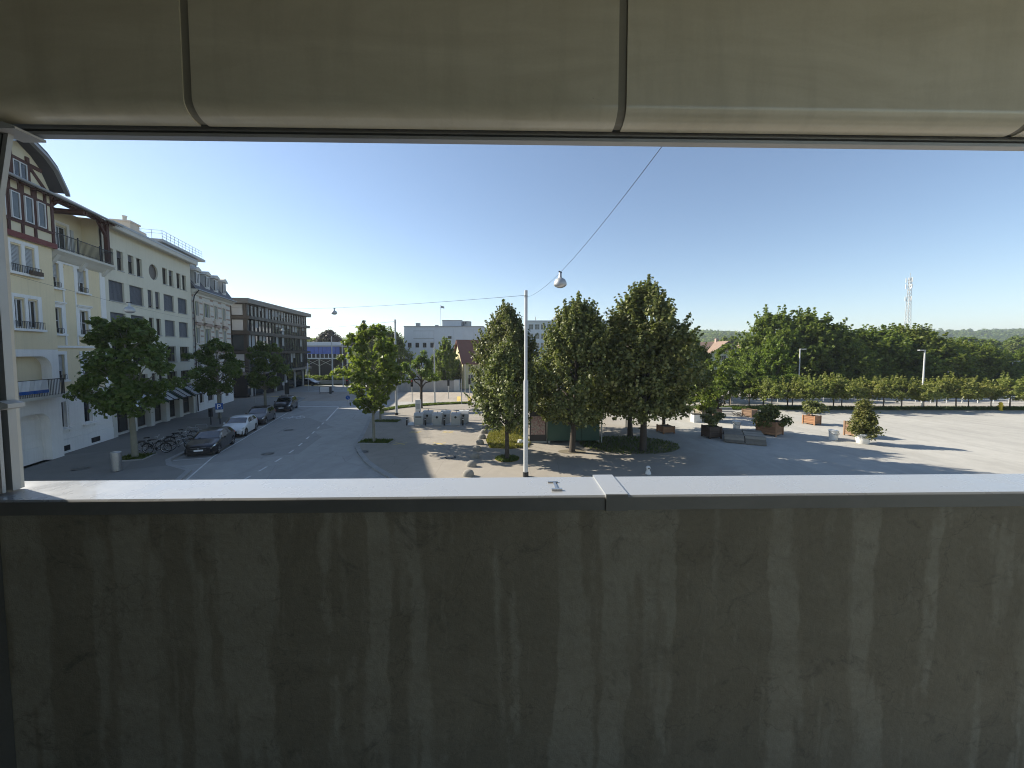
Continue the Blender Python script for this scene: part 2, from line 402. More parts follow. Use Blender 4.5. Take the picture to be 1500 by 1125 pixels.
def kerb(name, pts, w=.28, side=1, z=.012):
    mb = MB(); P = [Vector((p[0], p[1], 0)) for p in pts]; L = []; Rr = []
    for i, p in enumerate(P):
        d = (P[min(i + 1, len(P) - 1)] - P[max(i - 1, 0)]).normalized(); nn = Vector((-d.y, d.x, 0)) * side; L.append(p); Rr.append(p + nn * w)
    k = len(P); vs = [(q.x, q.y, -.12) for q in L] + [(q.x, q.y, z) for q in L] + [(q.x, q.y, z) for q in Rr]
    fs = []
    for i in range(k - 1): fs += [(i, i + 1, k + i + 1, k + i), (k + i, k + i + 1, 2 * k + i + 1, 2 * k + i)]
    mb.add(vs, fs); return tag(mb.build(name, M['kerb']), kind='structure')
kerb('kerb', [(p[0] - .02, p[1]) for p in RK], .30, -1)
kerb('kerb', [(Vector(p) + Nn * .02)[:2] for p in pave[2:]], .28, -1)

def stripes(name, segs, w, mat, z=-.094):
    mb = MB()
    for (a, b) in segs:
        a, b = Vector((*a, 0)), Vector((*b, 0)); d = (b - a).normalized(); nn = Vector((-d.y, d.x, 0)) * w / 2
        mb.add([(a - nn)[:2] + (z,), (b - nn)[:2] + (z,), (b + nn)[:2] + (z,), (a + nn)[:2] + (z,)], [(0, 1, 2, 3)])
    return tag(mb.build(name, mat), kind='structure')
def S2(s, p): return st(s, p)[:2]
# dashed centre line: curves past the median, then straight to the crossing
cl = [(-14.55, 20.2), (-14.75, 21.9), (-15.0, 23.8), (-15.35, 25.8), (-15.85, 27.8), (-16.5, 30.0), (-17.1, 32.0), (-17.75, 34.1), (-18.35, 36.1)]
for i, a in enumerate(cl):
    d = Vector(cl[min(i + 1, len(cl) - 1)]) - Vector(cl[max(i - 1, 0)]); d.normalize()
    stripes('centre_dash', [((a[0] - d.x * .45, a[1] - d.y * .45), (a[0] + d.x * .45, a[1] + d.y * .45))], .13, M['whitepaint'])
stripes('centre_line', [((-18.75, 37.6), (-21.8, 46.9))], .15, M['whitepaint'])
stripes('stop_line', [((-28.6, 47.6), (-22.0, 47.3))], .40, M['whitepaint'])
stripes('stop_line', [((-21.6, 47.2), (-16.2, 46.6))], .30, M['whitepaint'])
stripes('lane_line', [((-16.6, 48.6), (-16.9, 45.5)), ((-16.9, 44.0), (-16.7, 42.2))], .14, M['whitepaint'])
stripes('parking_line', [(S2(-13.5, 10.4), S2(-8.4, 9.75)), (S2(-8.4, 9.75), S2(16.8, 9.75))], .10, M['whitepaint'])
for s_ in (-8.6, -3.0, 2.6, 8.2, 13.8): stripes('bay_line', [(S2(s_, 7.7), S2(s_, 9.75))], .12, M['whitepaint'])
for cx, cy in ((-8.33, 27.63), (-5.44, 27.63), (-8.26, 31.7), (-5.47, 31.7)):
    a = .45; q = .32
    stripes('paint_cross', [((cx - a, cy - q), (cx + a, cy + q))], .09, M['yellowpaint'], .004)
    stripes('paint_cross', [((cx - a, cy + q), (cx + a, cy - q))], .09, M['yellowpaint'], .008)
for k in range(5): stripes('crossing_stripe', [((-7.5 + k * 1.6, 52.6), (-8.3 + k * 1.6, 58.4))], .55, M['yellowpaint'], -.090)
for k in range(4): stripes('crossing_stripe', [((-37.5, 53.6 + k * 1.5), (-33.6, 54.2 + k * 1.5))], .5, M['yellowpaint'], -.090)
stripes('platform_line', [((-36, 68), (-24, 66.5))], .15, M['whitepaint'])
# cast manhole covers
for mx, my, mz in ((-10.2, 25.35, .004), (-16.6, 25.2, -.094), (-19.8, 33.0, -.094), (-4.0, 24.0, .004), (-25.2, 21.6, .004)):
    mh = MB().lathe([(0, mz), (.30, mz), (.30, mz - .02)], (mx, my, .002), 24).build('manhole_cover', M['manhole']); tag(mh, kind='structure')
    tag(MB().lathe([(.31, mz), (.37, mz)], (mx, my, .0), 24).build('manhole_ring', M['kerb']), kind='structure')
# painted bicycle symbol on the carriageway
def bikesymbol(cx, cy, ang, s):
    mb = MB(); ca, sa = math.cos(ang), math.sin(ang)
    def T(u, w): return (cx + (u * ca - w * sa) * s, cy + (u * sa + w * ca) * s, -.093)
    for c in (-.52, .52):
        n = 18; vs = []
        for k in range(n):
            a = 2 * math.pi * k / n
            vs.append(T(c + .36 * math.cos(a), .52 * math.sin(a))); vs.append(T(c + .27 * math.cos(a), .40 * math.sin(a)))
        mb.add(vs, [(2 * k, 2 * ((k + 1) % n), 2 * ((k + 1) % n) + 1, 2 * k + 1) for k in range(n)])
    for a, b in (((-.52, 0), (-.2, .75)), ((-.2, .75), (.35, .75)), ((-.12, .02), (.35, .75)), ((-.12, .02), (-.26, .95)), ((-.52, .02), (-.12, .02)), ((.52, 0), (.3, 1.05)), ((.3, 1.05), (.52, 1.15)), ((-.4, .97), (-.12, .97))):
        d = Vector((b[0] - a[0], b[1] - a[1])).normalized() * .055; nx, ny = -d.y, d.x
        mb.add([T(a[0] - nx, a[1] - ny), T(b[0] - nx, b[1] - ny), T(b[0] + nx, b[1] + ny), T(a[0] + nx, a[1] + ny)], [(0, 1, 2, 3)])
    tag(mb.build('bicycle_marking', M['whitepaint']), kind='structure')
bikesymbol(-23.0, 39.2, R(18), 1.25)

# ------------------------------------------------------------------ the covered walkway the picture is taken from
WK = R(1.27)
FLOOR = 5.25
M['parapet'] = None
def parapetmat():
    m, n, l, b, o = newmat('stained_parapet_render'); v = coords(n, l)
    base = noise(n, l, v, 3.5, 8, .7, .6); fine = noise(n, l, v, 55, 6, .75)
    c = mix(n, l, ramp(n, l, base.outputs[0], [(.3, 0.0), (.7, 1.0)]).outputs[0], (.235, .202, .142), (.32, .278, .20))
    # pale run-off marks: tall, narrow, hard-edged
    mv = coords(n, l, 'Object', (1, 1, .085)); wob = noise(n, l, coords(n, l, 'Object', (1, 1, 1)), 6, 4, .6)
    sv = mix(n, l, .05, mv, wob.outputs['Color'], 'ADD')
    s = noise(n, l, sv, 10.5, 3, .5); s2 = noise(n, l, sv, 24, 4, .55)
    f1 = ramp(n, l, s.outputs[0], [(.51, 0.0), (.57, .62)]); f2 = ramp(n, l, s2.outputs[0], [(.60, 0.0), (.66, .35)])
    br = noise(n, l, coords(n, l, 'Object', (.7, 1, 2.2)), 3.2, 3, .6); fb = ramp(n, l, br.outputs[0], [(.30, .45), (.6, 1.0)])
    fac = mix(n, l, 1.0, f1.outputs[0], fb.outputs[0], 'MULTIPLY')
    c = mix(n, l, fac, c, (.44, .395, .30)); c = mix(n, l, f2.outputs[0], c, (.38, .34, .255))
    blot = noise(n, l, v, 9, 8, .75, 1.0); c = mix(n, l, ramp(n, l, blot.outputs[0], [(.56, 0.0), (.75, .6)]).outputs[0], c, (.06, .058, .05))
    por = n.new("ShaderNodeTexVoronoi"); por.inputs['Scale'].default_value = 95; l.new(v, por.inputs['Vector'])
    pr_ = noise(n, l, v, 14, 3, .6); pm_ = mix(n, l, 1.0, ramp(n, l, por.outputs['Distance'], [(.0, 1.0), (.16, 0.0)]).outputs[0], ramp(n, l, pr_.outputs[0], [(.55, 0.0), (.62, .7)]).outputs[0], 'MULTIPLY')
    c = mix(n, l, pm_, c, (.05, .045, .035))
    ck = n.new("ShaderNodeTexVoronoi"); ck.feature = 'DISTANCE_TO_EDGE'; ck.inputs['Scale'].default_value = 1.6; l.new(mix(n, l, .25, v, wob.outputs['Color'], 'ADD'), ck.inputs['Vector'])
    c = mix(n, l, ramp(n, l, ck.outputs['Distance'], [(.0, .28), (.003, 0.0)]).outputs[0], c, (.06, .055, .045))
    sp = n.new("ShaderNodeSeparateXYZ"); l.new(v, sp.inputs[0])
    foot = noise(n, l, coords(n, l, 'Object', (5, 1, .8)), 4, 5, .7)
    mm = n.new("ShaderNodeMath"); mm.operation = 'MULTIPLY_ADD'; l.new(foot.outputs[0], mm.inputs[0]); mm.inputs[1].default_value = -.45; l.new(sp.outputs[2], mm.inputs[2])
    c = mix(n, l, ramp(n, l, mm.outputs[0], [(0.0, 0.0), (.001, 0.0)]).outputs[0], c, (.05, .05, .045))
    l.new(mix(n, l, .45, c, mix(n, l, fine.outputs[0], (.25,) * 3, (.75,) * 3), 'OVERLAY'), b.inputs['Base Color'])
    b.inputs['Roughness'].default_value = .8; b.inputs['Specular IOR Level'].default_value = .3
    ad = n.new("ShaderNodeMath"); ad.operation = 'MULTIPLY_ADD'; l.new(base.outputs[0], ad.inputs[0]); ad.inputs[1].default_value = 1.5; l.new(fine.outputs[0], ad.inputs[2])
    bump(n, l, b, ad.outputs[0], .55, .006)
    return m
def panelmat():
    m, n, l, b, o = newmat('painted_panel'); v = coords(n, l)
    a = noise(n, l, coords(n, l, 'Object', (.6, 1, 2.6)), 3.0, 7, .65, .8); f = noise(n, l, v, 120, 4, .7); h = noise(n, l, coords(n, l, 'Object', (2.5, 1, .4)), 4, 5, .6)
    c = mix(n, l, ramp(n, l, a.outputs[0], [(.3, 0.0), (.72, 1.0)]).outputs[0], (.62, .575, .425), (.77, .725, .56))
    c = mix(n, l, ramp(n, l, h.outputs[0], [(.5, 0.0), (.72, .35)]).outputs[0], c, (.47, .44, .325))
    sc_ = noise(n, l, coords(n, l, 'Object', (3, 1, 9)), 9, 3, .8, 2.0); c = mix(n, l, ramp(n, l, sc_.outputs[0], [(.74, 0.0), (.78, .5)]).outputs[0], c, (.10, .095, .08))
    l.new(mix(n, l, .25, c, mix(n, l, f.outputs[0], (.3,) * 3, (.7,) * 3), 'OVERLAY'), b.inputs['Base Color'])
    b.inputs['Roughness'].default_value = .36; b.inputs['Specular IOR Level'].default_value = .6; b.inputs['Coat Weight'].default_value = .55; b.inputs['Coat Roughness'].default_value = .16
    bump(n, l, b, a.outputs[0], .12, .01)
    return m
M['parapet'] = parapetmat(); M['panel'] = panelmat()
M['cap'] = surf('aluminium_capping', (.37, .385, .40), .28, .03, 1.5, 5, .0, metal=.2, spec=.7, coat=.4)
M['capshade'] = surf('capping_front_shade', (.24, .232, .21), .5, .15, 3, 40, .03, metal=.3, dirt=.4)  # darker copy of the capping, standing for its unlit front face
M['seam'] = surf('dark_seam', (.27, .255, .205), .6, .2, 8, 60)
M['walkfloor'] = groundmat('walkway_floor', (.40, .38, .33), (.50, .47, .41), .1, .8, .3)
M['walkdark'] = surf('bounce_cut_wall', (.10, .096, .086), .85, .2, 1.5, 20, .3, dirt=.4, streak=.3)  # dark colour put in to cut bounce light at the left end
M['walkwall'] = surf('walkway_wall', (.52, .50, .44), .85, .2, 1.5, 20, .3, dirt=.4, streak=.3)

pw = thing('parapet_wall', 'stained grey rendered parapet wall under the open side of the walkway', 'parapet', (0, 1.05, FLOOR), WK)
body = MB().box(-1.60, 9.0, .014, .135, 0, 1.095)
body.build('wall_body', M['parapet'], pw)
# capping: two lengths of folded sheet meeting under a raised cover strip
def capping(x0, x1, name):
    z = 1.14; MB().box(x0, x1, -.0015, -.0002, z - .042, z - .005).build('front_shade_strip', M['capshade'], pw); p = [(0, z - .042), (0, z - .004), (.004, z), (.150, z + .004), (.154, z), (.154, z - .05), (.150, z - .05), (.150, z - .006), (.006, z - .006), (.006, z - .042)]  # thin dark strip puts the shade of the front fold into colour
    mb = MB().prism([(a, b) for a, b in p], x0, x1, 'x'); return mb.build(name, M['cap'], pw)
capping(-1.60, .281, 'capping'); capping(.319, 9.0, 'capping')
z = 1.145
MB().prism([(-.003, z - .048), (-.003, z), (.156, z + .004), (.158, z - .05), (.152, z - .05), (.15, z - .003), (.003, z - .006), (.003, z - .048)], .268, .332, 'x').build('joint_cover', M['cap'], pw)
MB().box(.2685, .3315, -.0055, -.0035, 1.097, 1.1435).build('front_shade_strip', M['capshade'], pw)  # same shade-coloured strip on the front of the joint cover
# small raised I-shaped mark lying on the capping
cl_ = MB(); zz = 1.1405
cl_.box(.118, .150, .036, .044, zz, zz + .006).box(.130, .138, .044, .100, zz, zz + .005).box(.114, .146, .100, .106, zz, zz + .006)
cl_.build('raised_i_mark', M['steel'], pw)

sw = thing('return_wall', 'dark rendered end wall closing the walkway beside the steel post', 'wall', (0, 1.05, FLOOR), WK)
MB().box(-1.75, -1.44, -2.95, .012, 0, 1.093).build('lower_wall', M['walkdark'], sw)
MB().box(-1.75, -1.56, -2.95, .0, 1.095, 3.05).build('upper_wall', M['walkdark'], sw)
wf = tag(MB().box(-1.75, 9.0, -2.95, .14, -.25, -.001).build('walkway_floor', M['walkfloor'], None, loc=(0, 1.05, FLOOR), rz=WK), kind='structure')
wc = tag(MB().box(-1.75, 9.0, -2.95, .02, 3.06, 3.3).build('walkway_ceiling', M['walkwall'], None, loc=(0, 1.05, FLOOR), rz=WK), kind='structure')
bw_ = thing('back_light_block', 'unseen back wall added to darken one end of the walkway, open at the other', 'wall', (0, 1.05, FLOOR), WK)  # unseen blocker added to darken the parapet's left; gap admits light at right
MB().box(-1.44, .9, -2.95, -2.8, 0, 3.05).build('wall_body', M['walkdark'], bw_)
MB().box(.9, 9.0, -2.95, -2.8, 0, .42).build('low_wall', M['walkwall'], bw_)
MB().box(.9, 9.0, -2.97, -2.78, .422, .46).build('capping', M['cap'], bw_)

up = thing('lintel', 'greenish grey painted metal panels with a rounded lower edge above the opening', 'lintel', (0, 1.05, FLOOR), WK)
def panel(x0, x1):
    prof = [(.006, 3.05), (0, 3.05), (0, 2.225)]
    for k in range(1, 9):
        a = math.pi / 2 * k / 8; prof.append((.047 - .047 * math.cos(a), 2.225 - .042 * math.sin(a)))
    prof += [(.058, 2.183), (.058, 2.19), (.047, 2.19)]
    for k in range(7, 0, -1):
        a = math.pi / 2 * k / 8; prof.append((.047 - .041 * math.cos(a), 2.225 - .036 * math.sin(a)))
    prof.append((.006, 2.225))
    MB().prism(prof, x0, x1, 'x').build('panel', M['panel'], up, smooth=True)
xj = [-1.60, -.86, .30, 1.46, 2.62, 3.78, 4.94, 6.10, 7.26, 8.42]
for i in range(len(xj) - 1):
    panel(xj[i] + (.0115 if i else 0), xj[i + 1] - .0115)
    if i:
        x = xj[i]; sp = [(.010, 3.05), (.004, 3.05), (.004, 2.225)]
        for k in range(1, 9):
            a = math.pi / 2 * k / 8; sp.append((.047 - .043 * math.cos(a), 2.225 - .038 * math.sin(a)))
        sp += [(.056, 2.187), (.056, 2.192)]
        for k in range(8, 0, -1):
            a = math.pi / 2 * k / 8; sp.append((.050 - .040 * math.cos(a), 2.228 - .034 * math.sin(a)))
        sp.append((.010, 2.228))
        MB().prism(sp, x - .0114, x + .0114, 'x').build('joint_strip', M['seam'], up)
tr = MB(); tr.box(-1.52, 9.0, .070, .095, 2.178, 2.202).box(-1.52, 9.0, .084, .094, 2.172, 2.178).box(-1.52, 9.0, .071, .095, 2.163, 2.172).box(-1.52, 9.0, .072, .094, 2.202, 2.30)
tr.build('track', M['galv'], up)
MB().box(-12.0, 9.0, .152, .40, 2.37, 5.6).build('upper_wall', M['concrete'], up)

ps = thing('steel_post', 'galvanised steel post with diagonal stay and roller standing on the capping', 'post', (.016, 1.05, FLOOR), WK)
pb = MB(); pb.box(-1.556, -1.470, .035, .043, 1.147, 2.16).box(-1.556, -1.540, .043, .058, 1.147, 2.16).box(-1.556, -1.470, .058, .077, 1.147, 2.16)
pb.build('post', M['galv'], ps)
MB().box(-1.539, -1.520, .0435, .0575, 1.147, 2.16).build('slot_seal', M['black'], ps)
MB().box(-1.556, -1.474, .0775, .088, 1.147, 2.16).build('guide_rail', M['stone'], ps)
pl = MB(); pl.box(-1.556, -1.466, .022, .034, 1.385, 1.412).prism([(-1.469, 1.385), (-1.440, 1.392), (-1.440, 1.404), (-1.469, 1.412)], .036, .075, 'y')
pl.build('bracket', M['paintgrey'], ps)
MB().lathe([(.0, 0), (.006, 0), (.006, .01), (0, .01)], (-1.478, .012, 1.399), 10, 'y').build('bolt', M['iron'], ps)
d0, d1 = Vector((-1.412, .05, 2.165)), Vector((-1.478, .05, 1.85))
sy = MB(); sy.bar(d0, d1, .012, .03, (0, 1, 0))
dd = (d1 - d0).normalized(); nx = Vector((dd.z, 0, -dd.x))
sy = MB(); sy.bar(d0 + nx * .011, d1 + nx * .011, .012, .012, (0, 1, 0)).bar(d0 - nx * .011, d1 - nx * .011, .012, .012, (0, 1, 0))
sy.build('stay', M['galv'], ps)
MB().bar(d0 + Vector((0, .002, 0)), d1 + Vector((0, .002, 0)), .009, .009, (0, 1, 0)).build('stay_groove', M['iron'], ps)
MB().box(-1.415, -1.35, .02, .09, 2.150, 2.1565).prism([(-1.47, 2.20), (-1.37, 2.165), (-1.37, 2.156), (-1.42, 2.165)], .03, .06, 'y').build('head_bracket', M['paintgrey'], ps)
MB().lathe([(.0, -.012), (.017, -.012), (.017, .03), (.012, .034), (0, .034)], (-1.443, .0, 1.832), 16, 'y').build('roller', M['iron'], ps, smooth=True)
MB().lathe([(.004, -.016), (.009, -.016), (.009, -.0125), (.004, -.0125)], (-1.443, .0, 1.832), 14, 'y').build('roller_ring', M['paintgrey'], ps)
# ------------------------------------------------------------------ buildings along the street (local x along, y inwards, z up)
def B(name, label, cat='building'): return thing(name, label, cat, FA[:], RZ)

# ---- the corner house: yellow and white plaster, half-timbered top storey
h1 = B('corner_house', 'yellow and white plastered house with half-timbered top storey and overhanging eaves')
XL = -15.5
ops = [(-5.02, -4.22, 11.1, 12.7), (-2.68, -1.86, 11.1, 12.7), (-5.02, -4.22, 8.05, 9.78), (-2.68, -1.86, 8.05, 9.78), (-5.02, -4.22, 4.95, 6.65), (-2.68, -1.86, 4.95, 6.65)]
lops = [(-11.9, -11.1, a, b) for a, b in ((11.1, 12.7), (8.05, 9.78), (4.95, 6.65))] + [(-14.1, -13.3, a, b) for a, b in ((11.1, 12.7), (8.05, 9.78), (4.95, 6.65))]
gops = [(-5.1, -4.3, 1.72, 3.48), (-2.78, -2.0, 1.72, 3.48), (-11.9, -11.1, 1.72, 3.48), (-14.1, -13.3, 1.72, 3.48)]
MB().wall(XL, 0, 4.05, 13.4, 0, ops + lops, .22).box(XL, -.005, .6, 9.5, 0, 13.4).box(XL, -.003, .005, .6, 13.2, 13.395).build('wall', M['yellow'], h1)
MB().wall(XL, 0, 0, 4.05, -.03, gops, .25).build('ground_floor_wall', M['white'], h1)
# rusticated courses: proud bands with open joints, cut round the openings
for k in range(7):
    z0, z1 = .95 + k * .44, .95 + k * .44 + .395
    cuts = sorted([(o[0] - .12, o[1] + .12) for o in gops if o[2] - .05 < z1 and o[3] + .05 > z0])
    x = XL
    for a, b in cuts + [(0, 0)]:
        if a - x > .1: MB().box(x, a, -.055, -.032, z0, z1).build('stone_course', M['white'], h1)
        x = b
MB().box(XL, .002, -.085, -.034, 0, .93).build('plinth', M['white'], h1)
for x in (-5.15, -2.35): MB().box(x, x + .85, -.10, -.086, .16, .52).build('cellar_opening', M['dark'], h1)
MB().box(XL, .01, -.12, -.001, 3.98, 4.15).build('string_course', M['stone'], h1)
MB().box(-5.4, .01, -.10, -.001, 7.10, 7.24).build('string_course', M['white'], h1)
MB().box(-.52, .004, -.05, -.001, 4.16, 13.2).build('corner_pilaster', M['white'], h1)
# white strips and surrounds between the windows
def surround(p, x0, x1, z0, z1, y=-.001, t=.2, m='white', sill=True, head=True, rail=False):
    mb = MB(); mb.box(x0 - t, x0, y - .05, y, z0 - .02, z1 + .0).box(x1, x1 + t, y - .05, y, z0 - .02, z1).box(x0 - t, x1 + t, y - .055, y, z1, z1 + .22)
    mb.build('surround', M[m], p)
    if sill: MB().box(x0 - t - .05, x1 + t + .05, y - .16, y, z0 - .14, z0 - .022).build('sill', M[m], p)
    if head: MB().box(x0 - t - .06, x1 + t + .06, y - .18, y, z1 + .30, z1 + .38).prism([(x0 - t - .02, z1 + .222), (x1 + t + .02, z1 + .222), (x1 + t + .05, z1 + .299), (x0 - t - .05, z1 + .299)], y - .12, y, 'y').build('head_moulding', M[m], p)
    if rail:
        r = MB(); r.box(x0, x1, y - .12, y - .10, z0 + .32, z0 + .35).box(x0, x1, y - .12, y - .10, z0 + .04, z0 + .06)
        n = max(4, int((x1 - x0) / .11))
        for i in range(n + 1): q = x0 + (x1 - x0) * i / n; r.box(q - .008, q + .008, y - .118, y - .102, z0 + .05, z0 + .34)
        r.build('window_rail', M['iron'], p)
for i, o in enumerate(ops + lops):
    fl = o[2]
    surround(h1, *o, head=(fl == 8.05), rail=True)
    bl = {11.1: .55, 8.05: 0.0, 4.95: .62}[fl]
    window(h1, o[0], o[1], o[2], o[3], .12, 'framewhite', 2, 2 if fl == 8.05 else 1, 'glass', bl)
for o in gops:
    window(h1, o[0], o[1], o[2], o[3], .10, 'framewhite', 1, 1, 'glass'); MB().box(o[0] - .25, o[1] + .25, -.22, -.057, o[2] - .16, o[2] - .04).build('sill', M['white'], h1)
for x0, x1 in ((-3.9, -3.0),): 
    MB().prism([(x0, 8.0), (x1, 8.0), (x1, 12.4), (x1 - .2, 12.75), (x0 + .2, 12.75), (x0, 12.4)], -.03, -.002, 'y').build('yellow_field', M['yellow'], h1)
MB().box(-4.02, -3.9, -.05, -.001, 7.3, 12.9).box(-3.0, -2.88, -.05, -.001, 7.3, 12.9).box(-3.9, -3.0, -.05, -.001, 12.76, 12.9).build('white_strip', M['white'], h1)
# projecting bay with paired windows, arch and balcony
BX0, BX1, BY = -9.55, -5.45, -.5
bops = [(-8.3, -7.62, a, b) for a, b in ((11.5, 13.0), (8.25, 9.9))] + [(-7.42, -6.75, a, b) for a, b in ((11.5, 13.0), (8.25, 9.9))]
aops = [(-9.0, -6.0, 4.15, 6.55)]; eops = [(-8.75, -6.35, .0, 3.05)]
MB().wall(BX0, BX1, 6.98, 13.4, BY, bops, .2).box(BX0, BX0 + .03, BY + .002, 0, 6.98, 13.4).box(BX1 - .03, BX1, BY + .002, -.002, 6.98, 13.4).build('bay_wall', M['yellow'], h1)
wb = MB().wall(BX0, BX1, 0, 6.975, BY, aops + eops, .9)
wb.box(BX1 - .03, BX1, BY + .002, -.002, 0, 6.975).box(BX0, BX0 + .03, BY + .002, -.002, 0, 6.975); wb.build('bay_lower_wall', M['white'], h1)
for (a, b, c, d) in aops + eops:               # rounded shoulders of the two arches
    n = 8; r = .75
    for sx, xx in ((1, a), (-1, b)):
        pts = [(xx, d - .001)] + [(xx + sx * (r - r * math.cos(math.pi / 2 * k / n)), d - r + r * math.sin(math.pi / 2 * k / n)) for k in range(n + 1)]
        MB().prism(pts, BY + .003, BY + .85, 'y').build('arch_shoulder', M['white'], h1)
MB().box(-9.0, -6.0, .38, .40, 4.15, 6.55).build('loggia_back', M['yellow'], h1)
window(h1, -7.4, -6.6, 4.3, 6.3, .30, 'framebrown', 2, 1)
MB().box(-8.75, -6.35, .38, .40, 0, 3.05).build('porch_back', M['white'], h1)
dr = MB().box(-7.95, -7.0, .30, .37, .12, 2.5).build('door', M['blind'], h1); MB().box(-7.12, -7.07, .26, .30, 1.1, 1.3).build('handle', M['steel'], dr); MB().box(-7.8, -7.15, .285, .299, 1.35, 2.3).build('door_pane', M['glass'], h1)
MB().box(-6.9, -6.4, .31, .37, 1.15, 2.35).build('notice_board', M['iron'], h1); MB().box(-6.85, -6.45, .30, .309, 1.2, 1.9).build('notice', M['signwhite'], h1)
for (a, b, c, d) in bops:
    window(h1, a, b, c, d, BY + .1, 'framewhite', 2 if c < 9 else 1, 1, 'glass', .95 if c > 11 else 0)
for c, d in ((11.5, 13.0), (8.25, 9.9)):
    MB().box(-8.55, -8.3, BY - .05, BY - .001, c - .05, d + .1).box(-6.75, -6.5, BY - .05, BY - .001, c - .05, d + .1).box(-7.62, -7.42, BY - .05, BY - .001, c - .05, d + .1).box(-8.55, -6.5, BY - .05, BY - .001, d + .1, d + .3).build('surround', M['white'], h1)
    MB().box(-8.6, -6.45, BY - .2, BY - .001, c - .2, c - .06).build('sill', M['white'], h1)
    r = MB(); r.box(-8.5, -6.55, BY - .19, BY - .17, c + .34, c + .37)
    for i in range(19): q = -8.48 + i * .106; r.box(q - .008, q + .008, BY - .188, BY - .172, c - .06, c + .35)
    r.build('window_rail', M['iron'], h1)
fb = MB().box(-7.45, -6.7, BY - .36, BY - .20, 11.42, 11.66).build('flower_box', M['wooddark'], h1)
bal = MB().prism([(-9.4, -1.15), (-6.1, -1.15), (-5.7, -.75), (-5.7, -.502), (-9.4, -.502)], 3.98, 4.16, 'z').build('balcony', M['stone'], h1)
br = MB(); br.box(-9.4, -6.1, -1.13, -1.09, 5.12, 5.17)
for i in range(30): q = -9.38 + i * .112; br.box(q - .009, q + .009, -1.12, -1.10, 4.16, 5.13)
br.bar((-6.1, -1.11, 5.145), (-5.72, -.73, 5.145), .04)
for i in range(5): q = i / 4; br.bar((-6.1 + .38 * q, -1.11 + .38 * q, 4.16), (-6.1 + .38 * q, -1.11 + .38 * q, 5.13), .018)
br.build('balcony_rail', M['iron'], h1)
bn = MB(); n = 10
for i in range(n + 1):
    x = -9.3 + i * .19; w = .03 * math.sin(i * 1.7); bn.v += [(x, -1.17 + w, 4.55), (x, -1.16 - w, 5.14), (x, -1.18 + w, 4.36)]
for i in range(n): k = 3 * i; bn.f += [(k, k + 3, k + 4, k + 1)]
b1 = bn.build('banner', M['signwhite'], h1); bn2 = MB(); bn2.v = list(bn.v); bn2.f = [(3 * i + 2, 3 * i + 5, 3 * i + 3, 3 * i) for i in range(n)]
put('banner_edge', bn2.mesh('banner_edge', M['blue']), b1)
# a short row of dark letters above the ground-floor windows, too small to read
random.seed(4); lt = MB(); x = -4.35
for i in range(9):
    w = random.choice((.10, .14, .17)); hgt = random.choice((.17, .17, .24)); z0 = 3.62
    lt.box(x, x + .035, -.075, -.06, z0, z0 + hgt)
    if i % 2 == 0: lt.box(x + .035, x + w, -.075, -.06, z0, z0 + .035).box(x + .035, x + w, -.075, -.06, z0 + .13, z0 + .165)
    if i % 3 == 1: lt.box(x + w - .035, x + w, -.075, -.06, z0, z0 + .165)
    x += w + .055
lt.build('lettering', M['iron'], h1)
MB().tube([(-5.40, -.12, .2), (-5.40, -.12, 3.9)], .05, 8).build('downpipe', M['iron'], h1, smooth=True)
# half-timbered storey over the bay
TY = -.6
MB().box(BX0 - .1, BX1 + .1, TY, -.05, 13.42, 16.75).build('infill_wall', M['cream'], h1)
MB().box(BX0 - .16, BX1 + .16, TY - .10, TY - .001, 13.42, 13.74).build('sill_beam', M['redbeam'], h1)
MB().box(BX1 + .101, BX1 + .16, TY, -.05, 13.42, 13.74).build('sill_beam', M['redbeam'], h1)
tw = [(-9.2, -8.65), (-8.3, -7.75), (-7.45, -6.9), (-6.6, -6.05)]
xs_ = [BX0 - .1, -8.55, -7.70, -6.85, BX1 - .08]
for x in (-9.65, -9.35, -8.62, -8.40, -7.72, -7.55, -6.87, -6.70, -6.02, -5.53): MB().box(x, x + .18, TY - .06, TY - .001, 14.45, 16.75).build('timber_post', M['timber'], h1)
for x in (-9.5, -8.48, -7.62, -6.78, -5.52): MB().box(x - .02, x + .14, TY - .06, TY - .001, 13.742, 14.30).build('timber_post', M['timber'], h1)
for z0 in (14.30, 16.02): MB().box(BX0 - .1, BX1 + .1, TY - .075, TY - .001, z0, z0 + .15).build('timber_rail', M['timber'], h1)
MB().box(BX1 + .101, BX1 + .16, TY, -.05, 14.3, 14.45).box(BX1 + .101, BX1 + .16, -.25, -.05, 14.45, 16.7).build('timber_rail', M['timber'], h1)
for a, b in tw:
    MB().box(a - .02, b + .02, TY - .05, TY - .002, 14.452, 16.018).build('window_recess', M['dark'], h1)
    window(h1, a, b, 14.48, 16.0, TY - .13, 'framewhite', 1, 1, 'glass2')
